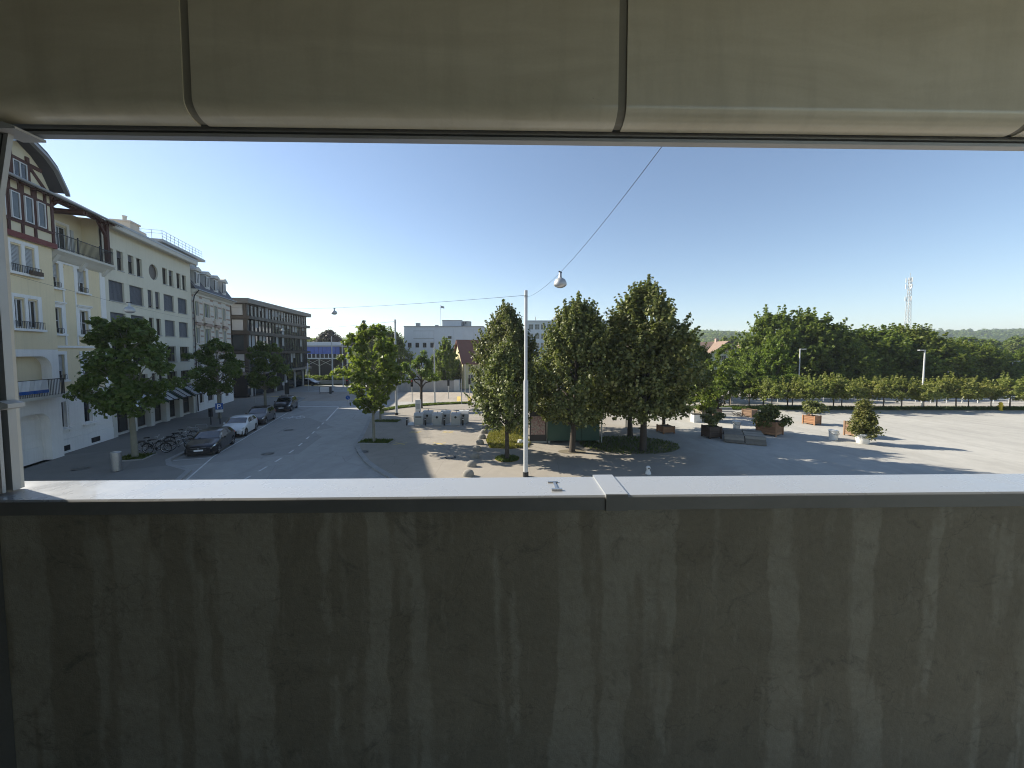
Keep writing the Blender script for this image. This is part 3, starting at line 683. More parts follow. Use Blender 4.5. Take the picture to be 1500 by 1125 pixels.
# open loggia beside it
MB().wall(-5.35, .0, 13.55, 16.9, 1.1, [(-4.9, -4.1, 13.56, 15.8), (-2.55, -1.55, 13.56, 15.7)], .15).build('loggia_wall', M['cream'], h1)
window(h1, -4.9, -4.1, 13.56, 15.8, 1.2, 'framewhite', 2, 2); window(h1, -2.55, -1.55, 13.56, 15.7, 1.2, 'framewhite', 2, 1)
MB().box(-2.75, -2.55, 1.04, 1.09, 13.56, 15.85).box(-1.55, -1.35, 1.04, 1.09, 13.56, 15.85).box(-2.75, -1.35, 1.04, 1.09, 15.85, 16.02).build('surround', M['white'], h1)
MB().box(-1.3, -1.05, 1.0, 1.08, 13.56, 15.7).build('shutter', M['paintgrey'], h1); MB().box(-4.05, -3.75, .95, 1.03, 13.56, 15.7).build('shutter', M['paintgrey'], h1)
MB().box(-.12, .0, .12, 1.1, 13.55, 16.9).build('loggia_side', M['cream'], h1)
MB().box(-5.35, .28, -.62, 1.1, 13.402, 13.56).build('loggia_floor', M['stone'], h1)
MB().prism([(-.60, 13.40), (.0, 13.40), (.0, 12.85), (-.15, 12.95), (-.40, 13.22)], -5.3, .25, 'x').build('loggia_cove', M['stone'], h1)
for x in (-4.9, -2.5, -.3): MB().prism([(-.42, 13.2), (-.001, 13.2), (-.001, 12.55), (-.18, 12.75)], x, x + .3, 'x').build('corbel', M['stone'], h1)
lr = MB(); lr.box(-5.3, .2, -.56, -.52, 14.52, 14.57).box(-5.3, .2, -.55, -.53, 13.66, 13.69).box(.16, .2, -.56, .1, 14.52, 14.57)
for i in range(50): q = -5.28 + i * .111; lr.box(q - .008, q + .008, -.548, -.532, 13.57, 14.53)
for x in (-3.3, -1.2): lr.box(x - .03, x + .03, -.57, -.51, 13.57, 14.7)
lr.build('loggia_rail', M['iron'], h1)
MB().box(-.25, -.02, -.5, -.25, 13.57, 16.7).build('corner_post', M['timber'], h1)
MB().bar((-.135, -.38, 15.6), (-1.0, -.38, 16.6), .16).build('brace', M['timber'], h1)
MB().bar((-5.3, -.2, 15.9), (-5.3, -.9, 16.55), .16).build('brace', M['timber'], h1)
MB().box(-5.3, .2, -.52, -.28, 16.60, 16.84).build('eaves_beam', M['timber'], h1)
for x in (-3.4, -3.1): MB().box(x, x + .22, -.95, 1.1, 16.35, 16.60).build('bracket_beam', M['timber'], h1)
# furniture and plants on the loggia
random.seed(2)
# roof: shallow slate slope with boarded soffit and gutter
MB().prism([(-1.05, 16.62), (-1.05, 16.78), (5.5, 20.3), (9.4, 18.6), (9.4, 18.4), (5.5, 20.1)], XL, .32, 'x').build('roof', M['slate'], h1)
MB().prism([(-1.0, 16.60), (5.4, 20.0), (5.4, 19.96), (-1.0, 16.56)], XL, .30, 'x').build('soffit', M['wooddark'], h1)
MB().tube([(XL, -1.12, 16.68), (.36, -1.12, 16.68)], .085, 8).build('gutter', M['zinc'], h1, smooth=True)
for x in np.arange(XL + .3, .2, .62): MB().bar((x, -1.0, 16.52), (x, .6, 17.36), .09, .12).build('rafter', M['timber'], h1)
# gabled dormer with bell-cast roof over the bay
gz = [(-2.55, 17.1), (-2.2, 17.62), (-1.7, 18.35), (-1.0, 18.85), (0, 19.25)]
cx = -7.5
prof = [(cx + x, z) for x, z in gz] + [(cx - x, z) for x, z in gz[-2::-1]]
outer = prof + [(x, z + .16) for x, z in prof[::-1]]
MB().prism(outer, -1.25, 4.2, 'y').build('dormer_roof', M['slate'], h1)
MB().prism([(x, z - .16) for x, z in prof] + [(x, z - .002) for x, z in prof[::-1]], -1.28, -1.05, 'y').build('bargeboard', M['zinc'], h1)
MB().prism([(cx + x * .86, z - .22) for x, z in gz] + [(cx - x * .86, z - .22) for x, z in gz[-2::-1]] + [(cx + 2.1, 16.7), (cx - 2.1, 16.7)], -.55, 3.5, 'y').build('dormer_wall', M['cream'], h1)
for a, b in (((cx - 2.0, 16.8), (cx + 2.0, 16.8)), ((cx - .55, 16.7), (cx - .55, 18.4)), ((cx + .55, 16.7), (cx + .55, 18.4)), ((cx + .6, 17.9), (cx + 1.7, 16.9)), ((cx - .6, 17.9), (cx - 1.7, 16.9)), ((cx - 1.5, 18.0), (cx + 1.5, 18.0))):
    MB().bar((a[0], -.60, a[1]), (b[0], -.60, b[1]), .09, .2, (0, 0, 1) if a[1] == b[1] else (1, 0, 0)).build('dormer_timber', M['timber'], h1)
window(h1, cx - .45, cx + .45, 16.95, 17.9, -.66, 'framewhite', 2, 1)
MB().prism([(cx + .62, 17.0), (cx + 1.55, 17.0), (cx + 1.35, 17.45), (cx + 1.0, 17.7), (cx + .72, 17.6)], -.60, -.552, 'y').build('dormer_panel', M['cream'], h1)

# ---- plain office block with blinds
h2 = B('office_block', 'plain grey beige office block with grey blinds and a round window', 'building')
nar = [(.5, 1.22), (1.62, 2.38), (3.0, 3.76), (4.14, 4.9), (8.08, 8.92), (9.22, 10.04), (10.66, 11.48), (11.78, 12.6)]
wide = [(.5, 2.32), (3.0, 4.9), (5.55, 6.3), (6.7, 7.46), (8.1, 9.94), (10.7, 12.6)]
E2 = 13.55
o2 = [(a, b, 13.5, 15.07) for a, b in nar] + [(a, b, z0, z1) for z0, z1 in ((10.92, 12.53), (8.42, 10.0), (5.85, 7.4), (3.42, 4.85)) for a, b in wide]
cxr, czr, rr_ = 6.6, 14.3, .72
hole = (cxr - .8, cxr + .8, czr - .8, czr + .8)
mw = MB().wall(.0, E2, 3.3, 16.6, 0, o2 + [hole], .26)
mw.v = mw.v; n = 32                                  # square field round the round window
ring = [(cxr + rr_ * math.cos(2 * math.pi * k / n), czr + rr_ * math.sin(2 * math.pi * k / n)) for k in range(n)]
def sqp(a):
    c, s = math.cos(a), math.sin(a); k = .8 / max(abs(c), abs(s)); return (cxr + c * k, czr + s * k)
sq = [sqp(2 * math.pi * k / n) for k in range(n)]
mw.add([(x, 0, z) for x, z in ring] + [(x, 0, z) for x, z in sq] + [(x, .26, z) for x, z in ring],
       [(k, (k + 1) % n, n + (k + 1) % n, n + k) for k in range(n)] + [(k, 2 * n + k, 2 * n + (k + 1) % n, (k + 1) % n) for k in range(n)])
mw.box(.003, E2, .9, 11, 3.3, 16.6); mw.build('wall', M['beige'], h2)
rw = MB().lathe([(.64, .0), (.72, .0), (.72, .07), (.64, .07)], (cxr, .14, czr), 32, 'y').box(cxr - .03, cxr + .03, .145, .2, czr - .66, czr + .66).build('round_window', M['framebrown'], h2)
MB().lathe([(.0, .16), (.66, .16), (.66, .18), (0, .18)], (cxr, .02, czr), 32, 'y').build('pane', M['glass'], rw)
random.seed(11)
for (a, b, c, d) in o2:
    if c > 13: bl = random.choice((0, 0, .0, .3)); window(h2, a, b, c, d, .16, 'framebrown', 1, 1, 'glass', bl, 'blind')
    elif c > 8: bl = 1.0 if b - a > 1 else random.choice((.0, .85)); bl = .97 if bl == 1.0 else bl; window(h2, a, b, c, d, .14, 'framebrown', 1 if b - a < 1 else 2, 1, 'glass', bl, 'blind')
    else: window(h2, a, b, c, d, .16, 'framebrown', 1 if b - a < 1 else 3, 1, 'glass', 0)
    MB().box(a - .04, b + .04, -.07, .0, c - .06, c - .004).build('sill', M['zinc'], h2)
MB().prism([(-.75, 16.50), (-.75, 16.95), (9, 17.3), (9, 16.7), (.1, 16.62), (-.70, 16.46)], -.02, E2, 'x').build('roof_slab', M['stone'], h2)
MB().box(-.02, E2, -.78, -.72, 16.82, 17.0).build('fascia', M['zinc'], h2)
for x0, x1 in ((.06, .56), (2.62, 3.05), (5.02, 5.62), (7.52, 8.14), (10.02, 10.7), (12.95, 13.5)):
    MB().box(x0, x1, -.05, .5, 0, 3.295).build('pier', M['stone'], h2)
MB().box(.0, E2, .55, .62, 0, 3.29).build('shop_front', M['dark'], h2)
pr = [.56, 2.62, 3.05, 5.02, 5.62, 7.52, 8.14, 10.02, 10.7, 12.95]
for i in range(0, 10, 2):
    a, b = pr[i], pr[i + 1]
    window(h2, a, b, .18, 2.6, .40, 'framebrown', 2, 2, 'glass', name='shop_window')
    MB().box(a, b, .3, .54, 0, .17).build('stall_riser', M['stone'], h2)
    # tilted glazed awning with dark bars and closed dark cheeks
    aw = MB().add([(a + .05, -.02, 3.15), (b - .05, -.02, 3.15), (b - .05, -1.15, 2.25), (a + .05, -1.15, 2.25), (a + .05, -.02, 3.12), (b - .05, -.02, 3.12), (b - .05, -1.15, 2.22), (a + .05, -1.15, 2.22)],
                  [(0, 3, 2, 1), (4, 5, 6, 7), (3, 7, 6, 2), (0, 1, 5, 4), (0, 4, 7, 3), (1, 2, 6, 5)]).build('awning', M['awning'] if 'awning' in M else M['signwhite'], h2)
    ab = MB()
    for t in (0, .5, 1): x = a + .05 + (b - a - .1) * t; ab.bar((x, -.01, 3.19), (x, -1.17, 2.27), .06, .05)
    ab.bar((a, -1.16, 2.24), (b, -1.16, 2.24), .06, .08); put('awning_bars', ab.mesh('awning_bars', M['iron']), aw)
    ck = MB()
    for x in (a + .03, b - .03): ck.prism([(-.02, 3.11), (-1.14, 2.22), (-1.14, 2.05), (-.02, 2.6)], x - .012, x + .012, 'x')
    put('awning_cheek', ck.mesh('awning_cheek', M['kioskgreen']), aw)
# penthouse with roof terrace rail, and chimney
MB().box(13.0, 21.5, 2.5, 8.5, 16.9, 18.55).build('penthouse_wall', M['stone'], h2)
for i in range(6): window(h2, 13.4 + i * 1.33, 14.4 + i * 1.33, 17.35, 18.4, 2.40, 'framewhite', 1, 1, 'glass2')
MB().box(12.4, 22.2, 1.8, 9, 18.56, 18.85).build('penthouse_roof', M['zinc'], h2)
tr_ = MB()
for i in range(12): tr_.box(12.8 + i * .82, 12.83 + i * .82, 2.0, 2.03, 18.86, 19.85)
for z0 in (19.82, 19.5, 19.2): tr_.box(12.8, 21.85, 2.0, 2.03, z0, z0 + .03)
for i in range(7): tr_.box(12.8, 12.83, 2.0 + i * .9, 2.03 + i * .9, 18.86, 19.85)
tr_.box(12.8, 12.83, 2.03, 7.6, 19.82, 19.85).box(12.8, 12.83, 2.03, 7.6, 19.5, 19.53); tr_.build('terrace_rail', M['galv'], h2)
MB().box(7.5, 8.9, 2.0, 3.4, 16.9, 19.0).box(7.42, 8.98, 1.92, 3.48, 19.002, 19.15).build('chimney', M['stoneband'], h2)
MB().box(8.95, 10.2, 2.1, 3.3, 16.95, 18.7).build('roof_housing', M['stoneband'], h2)
MB().lathe([(.16, 19.15), (.16, 19.6), (.2, 19.62), (.2, 19.7)], (8.1, 2.7, 0), 10).build('chimney_pot', M['stone'], h2)

# ---- ornate house with mansard roof
h3 = B('ornate_house', 'ornate cream striped house with slate mansard roof and four dormers')
A3, Z3 = 13.6, 24.3
cols3 = [(14.3, 15.12, 1), (16.45, 17.95, 2), (19.35, 20.17, 1), (21.75, 22.6, 1)]
o3 = [(a, b, z0, z1) for z0, z1 in ((11.0, 12.62), (7.85, 9.62), (4.7, 6.4)) for a, b, c in cols3]
g3 = [(14.4, 15.4, .9, 3.1), (16.5, 18.1, .9, 3.1), (19.2, 20.5, .1, 3.1), (21.6, 22.8, .9, 3.1)]
MB().wall(A3, Z3, 3.75, 13.7, 0, o3, .24).box(A3 + .003, Z3, .7, 10, 0, 13.7).box(Z3 - .05, Z3 + .004, .003, 10, 3.75, 13.69).build('wall', M['stone'], h3)
MB().wall(A3, Z3, 0, 3.75, -.04, g3, .3).box(Z3 - .05, Z3 + .004, -.038, 10, 0, 3.745).build('ground_floor_wall', M['white'], h3)
for k in range(15):
    z0 = 4.1 + k * .64
    cuts = sorted([(o[0] - .3, o[1] + .3) for o in o3 if o[2] - .4 < z0 + .2 and o[3] + .45 > z0]); x = A3 + .06; mb = MB()
    for a, b in cuts + [(Z3 - .02, 0)]:
        if a - x > .1: mb.box(x, a, -.02, -.002, z0, z0 + .2)
        x = b
    mb.build('brick_band', M['redstone'] if k % 3 else M['stoneband'], h3)
for (a, b, c, d) in o3:
    n2 = 2 if b - a > 1 else 1
    for i in range(n2):
        q0 = a + (b - a) * i / n2 + (.06 if i else 0); q1 = a + (b - a) * (i + 1) / n2 - (.06 if i < n2 - 1 else 0)
        window(h3, q0, q1, c, d, .13, 'framewhite', 2, 1, 'glass')
        MB().box(q0 - .05, q0 + .14, -.06, -.03, c, d).build('shutter', M['greenshut'], h3)
    surround(h3, a, b, c, d, -.001, .2, 'stoneband', True, False)
    if c < 9:
        MB().prism([(a - .35, d + .3), (b + .35, d + .3), (b + .35, d + .42), ((a + b) / 2, d + .85), (a - .35, d + .42)], -.28, -.002, 'y').build('pediment', M['redstone'], h3)
        for q in (a - .2, b): MB().box(q, q + .2, -.2, -.002, d + .02, d + .29).build('console', M['stoneband'], h3)
    else:
        MB().box(a - .4, b + .4, -.3, -.002, c - .75, c - .55).box(a - .25, b + .25, -.2, -.003, c - .54, c - .16).build('balustrade', M['stoneband'], h3)
for a, b, c, d in g3: window(h3, a, b, c, d, .12, 'framebrown', 2, 1, 'glass'); MB().box(a - .1, b + .1, -.12, -.041, c - .14, c - .02).build('sill', M['white'], h3)
MB().box(A3, Z3 + .05, -.16, -.002, 3.62, 3.85).build('string_course', M['stone'], h3)
MB().prism([(-.001, 13.3), (-.12, 13.3), (-.2, 13.5), (-.55, 13.7), (-.6, 13.92), (-.001, 13.92)], A3 + .02, Z3 + .5, 'x').build('cornice', M['stone'], h3)
MB().tube([(A3 + .05, -.62, 13.85), (Z3 + .5, -.62, 13.85)], .09, 8).build('gutter', M['zinc'], h3, smooth=True)
MB().tube([(A3 + .25, -.62, 13.78), (A3 + .25, -.2, 13.2), (A3 + .12, -.14, 12.6), (A3 + .12, -.14, .1)], .06, 8).build('downpipe', M['iron'], h3, smooth=True)
MB().prism([(-.45, 13.93), (1.1, 16.35), (5.0, 17.2), (9, 16.3), (10.4, 13.93)], A3 + .02, Z3 + .3, 'x').build('roof', M['slate'], h3)
for a, b in ((14.6, 16.2), (17.1, 18.7), (19.55, 21.15), (22.0, 23.6)):
    m_ = (a + b) / 2 - .55; dm = MB().box(m_ - .62, m_ + .62, -.12, 2.0, 14.3, 16.05).build('dormer', M['paintgrey'], h3)
    f = window(h3, m_ - .36, m_ + .36, 14.65, 15.85, -.2, 'framewhite', 2, 1, 'glass')
    put('dormer_roof', MB().prism([(m_ - .85, 16.06), (m_ + .85, 16.06), (m_ + .6, 16.34), (m_, 16.55), (m_ - .6, 16.34)], -.32, 2.2, 'y').mesh('dormer_roof', M['stone']), dm)
    put('dormer_shutter', MB().box(m_ - .6, m_ - .40, -.16, -.13, 14.6, 15.9).mesh('dormer_shutter', M['iron']), dm)
MB().box(17, 18, 4.5, 5.4, 16.5, 18.2).build('chimney', M['stoneband'], h3)

# ---- dark glazed office with projecting floor slabs, turned to the crossing
h4 = thing('glass_office', 'dark bronze glazed office building with grey projecting floor slabs', 'building', (-39.5, 56.2, 0), math.atan2(21.8, -3.0))
L4 = 22.0
lv = [(12.25, 14.0), (9.95, 11.75), (7.05, 9.42), (3.8, 6.6)]
MB().box(.3, L4 - .3, .45, 14, 0, 14.2).build('core', M['dark'], h4)
MB().box(-.9, L4 + .7, -.75, 14.5, 14.05, 14.6).build('roof_slab', M['officeslab'], h4)
MB().box(-.85, L4 + .65, -.72, 14.4, 14.602, 14.75).build('roof_edge', M['officeslab'], h4)
for z0, z1, ex in ((11.76, 12.24, .55), (9.43, 9.94, .5), (6.61, 7.04, .5), (3.39, 3.79, .6)):
    MB().box(-.1 - ex * .3, L4 + ex, -ex, 14, z0, z1).build('floor_slab', M['officeslab' if z0 < 5 else 'officedark'], h4)
random.seed(8)
NP = 20
for z0, z1 in lv:
    w = (L4 - .2) / NP
    for i in range(NP):
        x = .1 + i * w; g = random.random()
        p = MB() if False else None
        o = window(h4, x + .07, x + w - .07, z0 + .04, z1 - .02, .08, 'framebrown', 1, 1, 'glass2' if g < .7 else 'glass', (.0 if g < .45 or g > .9 else round(random.choice((.3, .6, .97)), 2)), 'shutter', t=.05)
    for i in range(NP + 1): x = .1 + i * w; MB().box(x - .06, x + .06, -.02, .17, z0 + .003, z1 - .003).build('mullion', M['officedark'], h4)
    # gable end towards the street
    for j in range(6):
        y = .5 + j * 2.2; MB().box(-.02, .28, y, y + 1.5, z0 + .1, z1 - .1).build('end_window', M['glass2' if (j + int(z0)) % 3 else 'shutter'], h4)
        MB().box(-.08, .28, y + 1.55, y + 2.15, z0 + .003, z1 - .003).build('end_pier', M['officedark'], h4)
    MB().box(-.06, .28, -.1, .45, z0 + .003, z1 - .003).build('end_pier', M['officedark'], h4)
for i in range(6): MB().box(1 + i * 3.8, 1.5 + i * 3.8, .2, .44, 0, 3.38).build('column', M['concrete'], h4)
MB().box(.3, 5.5, .3, .44, .3, 3.0).build('ground_glazing', M['glass'], h4); MB().box(13.5, L4 - .5, .3, .44, .3, 3.0).build('ground_glazing', M['glass'], h4)
# steel stair frame in the gap beside the ornate house
sf = thing('steel_stair', 'slim dark steel stair tower in the gap beside the glazed office', 'stair', (-41.3, 55.2, 0), R(105))
for x in (0, 1.2):
    for y in (0, 1.2): MB().box(x, x + .09, y, y + .09, 0, 13.4).build('post', M['iron'], sf)
for k in range(9): MB().box(0, 1.29, 0, 1.29, 1.45 * k + .6, 1.45 * k + .68).build('landing', M['iron'], sf)
# ------------------------------------------------------------------ vehicles
def paint(name, col, metal=.3, rough=.25):
    m, n, l, b, o = newmat(name); v = worldpos(n, l); a = noise(n, l, v, 6, 6, .7); f = noise(n, l, v, 900, 2, .5)
    c = mix(n, l, a.outputs[0], sc(col, .9), sc(col, 1.1)); l.new(c, b.inputs['Base Color'])
    b.inputs['Metallic'].default_value = metal; b.inputs['Coat Weight'].default_value = .65; b.inputs['Coat Roughness'].default_value = .03
    l.new(ramp(n, l, a.outputs[0], [(.3, rough), (.7, rough + .15)]).outputs[0], b.inputs['Roughness']); return m
M['carblack'] = paint('black_car_paint', (.010, .010, .012)); M['carwhite'] = paint('white_car_paint', (.62, .64, .66), 0, .35)
M['cargrey'] = paint('anthracite_car_paint', (.022, .023, .026)); M['carnavy'] = paint('dark_blue_grey_car_paint', (.018, .022, .030))
M['carglass'] = glassmat('car_glass', (.012, .014, .016), .03); _b = M['carglass'].node_tree.nodes['Principled BSDF']; _b.inputs['Specular IOR Level'].default_value = 1.0; _b.inputs['Coat Weight'].default_value = 1.0; _b.inputs['Coat Roughness'].default_value = .02
M['headlamp'] = surf('headlamp_glass', (.50, .52, .55), .08, .2, 10, 40, metal=.7, coat=1.0)
M['alloy'] = surf('alloy_rim', (.42, .42, .43), .3, .1, 6, 40, metal=.9)

def interp(t, pts):
    xs, ys = zip(*pts); return float(np.interp(t, xs, ys))
def smooth_interp(pts):
    xs = np.linspace(pts[0][0], pts[-1][0], 240); ys = np.interp(xs, *zip(*pts)); k = np.array([1, 2, 3, 4, 3, 2, 1.]); k /= k.sum()
    yp = np.convolve(np.pad(ys, 3, mode='edge'), k, 'valid'); return lambda t: float(np.interp(t, xs, yp))

def make_car(name, label, paintm, L=4.2, Wd=1.78, H=1.45, suv=False, rails=False, grille='wide', rearrake=.9):
    root = thing(name, label, 'car', group='cars parked along the street')
    hw = Wd / 2; k = H / 1.45; up = .06 if suv else 0
    cow, rs, re, tail = 1.08, 1.74, L - rearrake * .7 - .18, L - .13
    zs = smooth_interp([(0, .60 + up), (.10, .68 + up), (.35, .78 + up), (cow, .96 * k), (2.2, .98 * k), (L - .55, 1.03 * k), (L - .2, 1.0 * k), (L, .90 * k)])
    zr = smooth_interp([(0, .62 + up), (.10, .70 + up), (.35, .81 + up), (cow, 1.0 * k), (rs, 1.41 * k), (2.2, 1.47 * k), (re - .4, 1.455 * k), (re, 1.41 * k), (tail, 1.06 * k), (L, .92 * k)])
    wv = smooth_interp([(0, .70), (.08, .82), (.3, .94), (.75, 1.0), (L - .8, 1.0), (L - .3, .95), (L - .06, .87), (L, .80)])
    zbv = smooth_interp([(0, .34 + up), (.12, .24 + up), (.5, .2 + up), (L - .5, .21 + up), (L - .1, .28 + up), (L, .36 + up)])
    wr_, wx = .315 + up * .4, (.80, L - .78); ar = wr_ + .055
    def sect(t):
        s, r, w, b = zs(t), zr(t), wv(t) * hw, zbv(t); g = max(.02, r - s); kk = min(1, g / .36)
        arch = 0
        for q in wx:
            if abs(t - q) < ar: arch = max(arch, wr_ + math.sqrt(ar * ar - (t - q) ** 2))
        lw = lambda a, c: w * (a + (c - a) * kk)
        P = [(0, s + g + .012), (lw(.5, .42), s + g), (lw(.74, .68), s + g * .975), (lw(.87, .775), s + g * .88), (w * .95, s), (w * .99, s - .09), (w, s * .55 + b * .45), (w * .985, b + .10), (w * .95, b)]
        if arch > b:
            P[8] = (w * .97, arch); P[7] = (w * .99, arch + .025); P[6] = (w, max(P[6][1], arch + .05)); P[5] = (P[5][0], max(P[5][1], arch + .07))
        return P
    ts = sorted(set(list(np.linspace(0, L, 74)) + [.03, .06, L - .03] + [q + d for q in wx for d in (-ar + .002, ar - .002, -ar - .002, ar + .002)]))
    mb = MB(); m = 17
    for t in ts:
        P = sect(t); row = [(L / 2 - t, y, z) for y, z in P[::-1]] + [(L / 2 - t, -y, z) for y, z in P[1:]]
        mb.v += row
    for i in range(len(ts) - 1):
        for j in range(m - 1): a = i * m + j; mb.f.append((a, a + 1, a + 1 + m, a + m))
    mb.f.append(tuple(range(m))); mb.f.append(tuple(range((len(ts) - 1) * m, len(ts) * m))[::-1])
    mb.build('body', paintm, root, smooth=True)
    MB().box(-L / 2 + .12, L / 2 - .12, -hw * .88, hw * .88, .17 + up, .52).build('underbody', M['black'], root)
    def S_(t, v):
        P = sect(t); j = min(int(v), 7); f = v - j; a, b = P[j], P[j + 1]; return Vector((L / 2 - t, a[0] + (b[0] - a[0]) * f, a[1] + (b[1] - a[1]) * f))
    def patch(nm, t0, t1, v0, v1, mat, offn=.008, nt=8, nv=3, mirror=True, t0b=None, t1b=None, parent=None):
        for sgn in ((1, -1) if mirror else (1,)):
            q = MB()
            for i in range(nt + 1):
                for j in range(nv + 1):
                    fv = j / nv; ta = t0 + ((t0b if t0b is not None else t0) - t0) * fv; tb = t1 + ((t1b if t1b is not None else t1) - t1) * fv
                    t = ta + (tb - ta) * i / nt; v = v0 + (v1 - v0) * fv
                    p = S_(t, v); e = S_(t + .02, v) - S_(t - .02, v); g = S_(t, min(v + .05, 7.99)) - S_(t, max(v - .05, 0.0)); nn = e.cross(g)
                    if nn.length > 1e-9: nn.normalize()
                    if nn.dot(Vector((0, p.y, max(.05, p.z - .7)))) < 0 and abs(nn.y) > .05 or nn.z < -.3: nn = -nn
                    p = p + nn * offn; q.v.append((p.x, p.y * sgn, p.z))
            for i in range(nt):
                for j in range(nv): a = i * (nv + 1) + j; q.f.append((a, a + 1, a + nv + 2, a + nv + 1) if sgn > 0 else (a, a + nv + 1, a + nv + 2, a + 1))
            q.build(nm, mat, parent or root, smooth=True)
    # windscreen and rear window run right across: build both halves as one piece
    def screen(nm, t0, t1, v1):
        q = MB(); nt, nv = 8, 8
        for i in range(nt + 1):
            t = t0 + (t1 - t0) * i / nt
            for j in range(-nv, nv + 1):
                p = S_(t, v1 * abs(j) / nv); p.z += .010; p.x += .006 if t < L / 2 else -.006; q.v.append((p.x, p.y * (1 if j >= 0 else -1), p.z))
        w = 2 * nv + 1
        for i in range(nt):
            for j in range(w - 1): a = i * w + j; q.f.append((a, a + 1, a + 1 + w, a + w))
        q.build(nm, M['carglass'], root, smooth=True)
    screen('windscreen', cow + .06, rs - .03, 2.9); screen('rear_window', re + .08, tail - .10, 2.7)
    mid = (rs + re) / 2 + .05
    patch('side_window', rs - .12, mid - .05, 3.12, 3.93, M['carglass'], .008, 8, 3, True, cow + .42, mid - .05)
    patch('side_window', mid + .05, re - .02, 3.12, 3.93, M['carglass'], .008, 8, 3, True, mid + .05, min(re + .28, tail - .18))
    patch('headlight', .10, .50, 4.05, 4.85, M['headlamp'], .010, 6, 2, True, .07, .40)
    patch('tail_light', L - .42, L - .05, 4.1, 5.3, M['red'], .010, 5, 2)
    for t in (cow + .28, mid, re + .02): patch('door_seam', t - .006, t + .006, 4.1, 7.4, M['black'], .004, 1, 6)
    x = L / 2
    if grille == 'wide':
        MB().box(x - .07, x + .012, -.40, .40, .50 + up, .62 + up).build('grille', M['black'], root)
        MB().box(x - .06, x + .016, -.42, .42, .485 + up, .498 + up).box(x - .06, x + .016, -.42, .42, .622 + up, .635 + up).build('grille_trim', M['chrome'], root)
    else:
        MB().box(x - .08, x + .014, -.42, .42, .36 + up, .56 + up).build('grille', M['black'], root)
    MB().lathe([(0, .0), (.06, .0), (.06, .02), (0, .02)], (x + .005, 0, .585 + up), 14, 'x').build('badge', M['chrome'], root)
    MB().box(x - .04, x + .024, -.25, .25, .41 + up, .51 + up).build('number_plate', M['signwhite'], root)
    MB().box(x - .10, x + .004, -.6, .6, .27 + up, .36 + up).build('air_intake', M['black'], root)
    for s in (1, -1):
        MB().box(x - .16, x - .05, s * .58 - .09, s * .58 + .09, .36 + up, .43 + up).build('fog_light', M['headlamp'], root)
        mm = MB().lathe([(0, -.07), (.07, -.06), (.085, 0), (.07, .05), (0, .06)], (x - cow - .50, s * (hw + .09), 1.0 * k), 10, 'x'); mm.box(x - cow - .54, x - cow - .46, min(s * (hw - .08), s * (hw + .06)), max(s * (hw - .08), s * (hw + .06)), .965 * k, .99 * k)
        mm.build('mirror', paintm, root, smooth=True)
    for q in wx:
        for s in (1, -1):
            c = (x - q, s * (hw - .115), wr_); ty = MB().lathe([(.20, -.095), (wr_ - .02, -.1), (wr_, -.075), (wr_, .075), (wr_ - .02, .1), (.20, .095)], c, 28, 'y')
            wh = ty.build('wheel', M['rubber'], root, smooth=True)
            rm = MB().lathe([(.215, .06 * s), (.20, .088 * s), (.175, .07 * s), (.06, .075 * s), (0, .08 * s)], c, 24, 'y')
            put('rim', rm.mesh('rim', M['black'], True), wh)
            sp = MB()
            for a in range(7):
                an = a * 2 * math.pi / 7; sp.bar((c[0] + .04 * math.cos(an), c[1] + .088 * s, c[2] + .04 * math.sin(an)), (c[0] + .205 * math.cos(an), c[1] + .090 * s, c[2] + .205 * math.sin(an)), .045, .016, (0, 1, 0))
            sp.lathe([(.198, .08 * s), (.215, .098 * s), (.225, .08 * s)], c, 24, 'y'); put('spokes', sp.mesh('spokes', M['alloy']), wh)
    if rails:
        for s in (1, -1): MB().bar((x - 1.95, s * hw * .68, 1.50 * k), (x - L + 1.2, s * hw * .68, 1.50 * k), .035).bar((x - 2.0, s * hw * .68, 1.42 * k), (x - 2.0, s * hw * .68, 1.5 * k), .035).bar((x - L + 1.25, s * hw * .68, 1.40 * k), (x - L + 1.25, s * hw * .68, 1.5 * k), .035).build('roof_rail', M['black'], root)
        for t in (2.2, 2.95): MB().bar((x - t, -hw * .72, 1.525 * k), (x - t, hw * .72, 1.525 * k), .05, .03).build('roof_bar', M['black'], root)
    return root
RC = math.atan2(-D.y, -D.x)                    # cars face back down the street, towards the walkway
def park(car, s, p, tilt=0.0): car.location = st(s, p, -.10); car.rotation_euler = (0, 0, RC + tilt)
park(make_car('parked_car', 'black hatchback with chrome grille frame parked beside the bicycles', M['carblack'], 4.28, 1.80, 1.44, grille='wide'), -6.15, 8.85, R(2))
park(make_car('parked_car', 'small white hatchback parked between two dark cars', M['carwhite'], 3.97, 1.74, 1.46, grille='low', rearrake=.75), -.55, 8.75)
park(make_car('parked_car', 'dark grey estate car with roof bars parked behind the white hatchback', M['cargrey'], 4.35, 1.80, 1.47, rails=True), 4.9, 8.72)
park(make_car('parked_car', 'dark blue grey off-road style car parked near the dark notice board', M['carnavy'], 4.30, 1.84, 1.58, suv=True, rails=True), 13.2, 9.05)
fc = make_car('parked_car', 'dark car standing beside the ground floor of the glazed office', M['carblack'], 4.3, 1.8, 1.46)
fc.location = (-42.3, 78.0, -.10); fc.rotation_euler = (0, 0, R(-8))

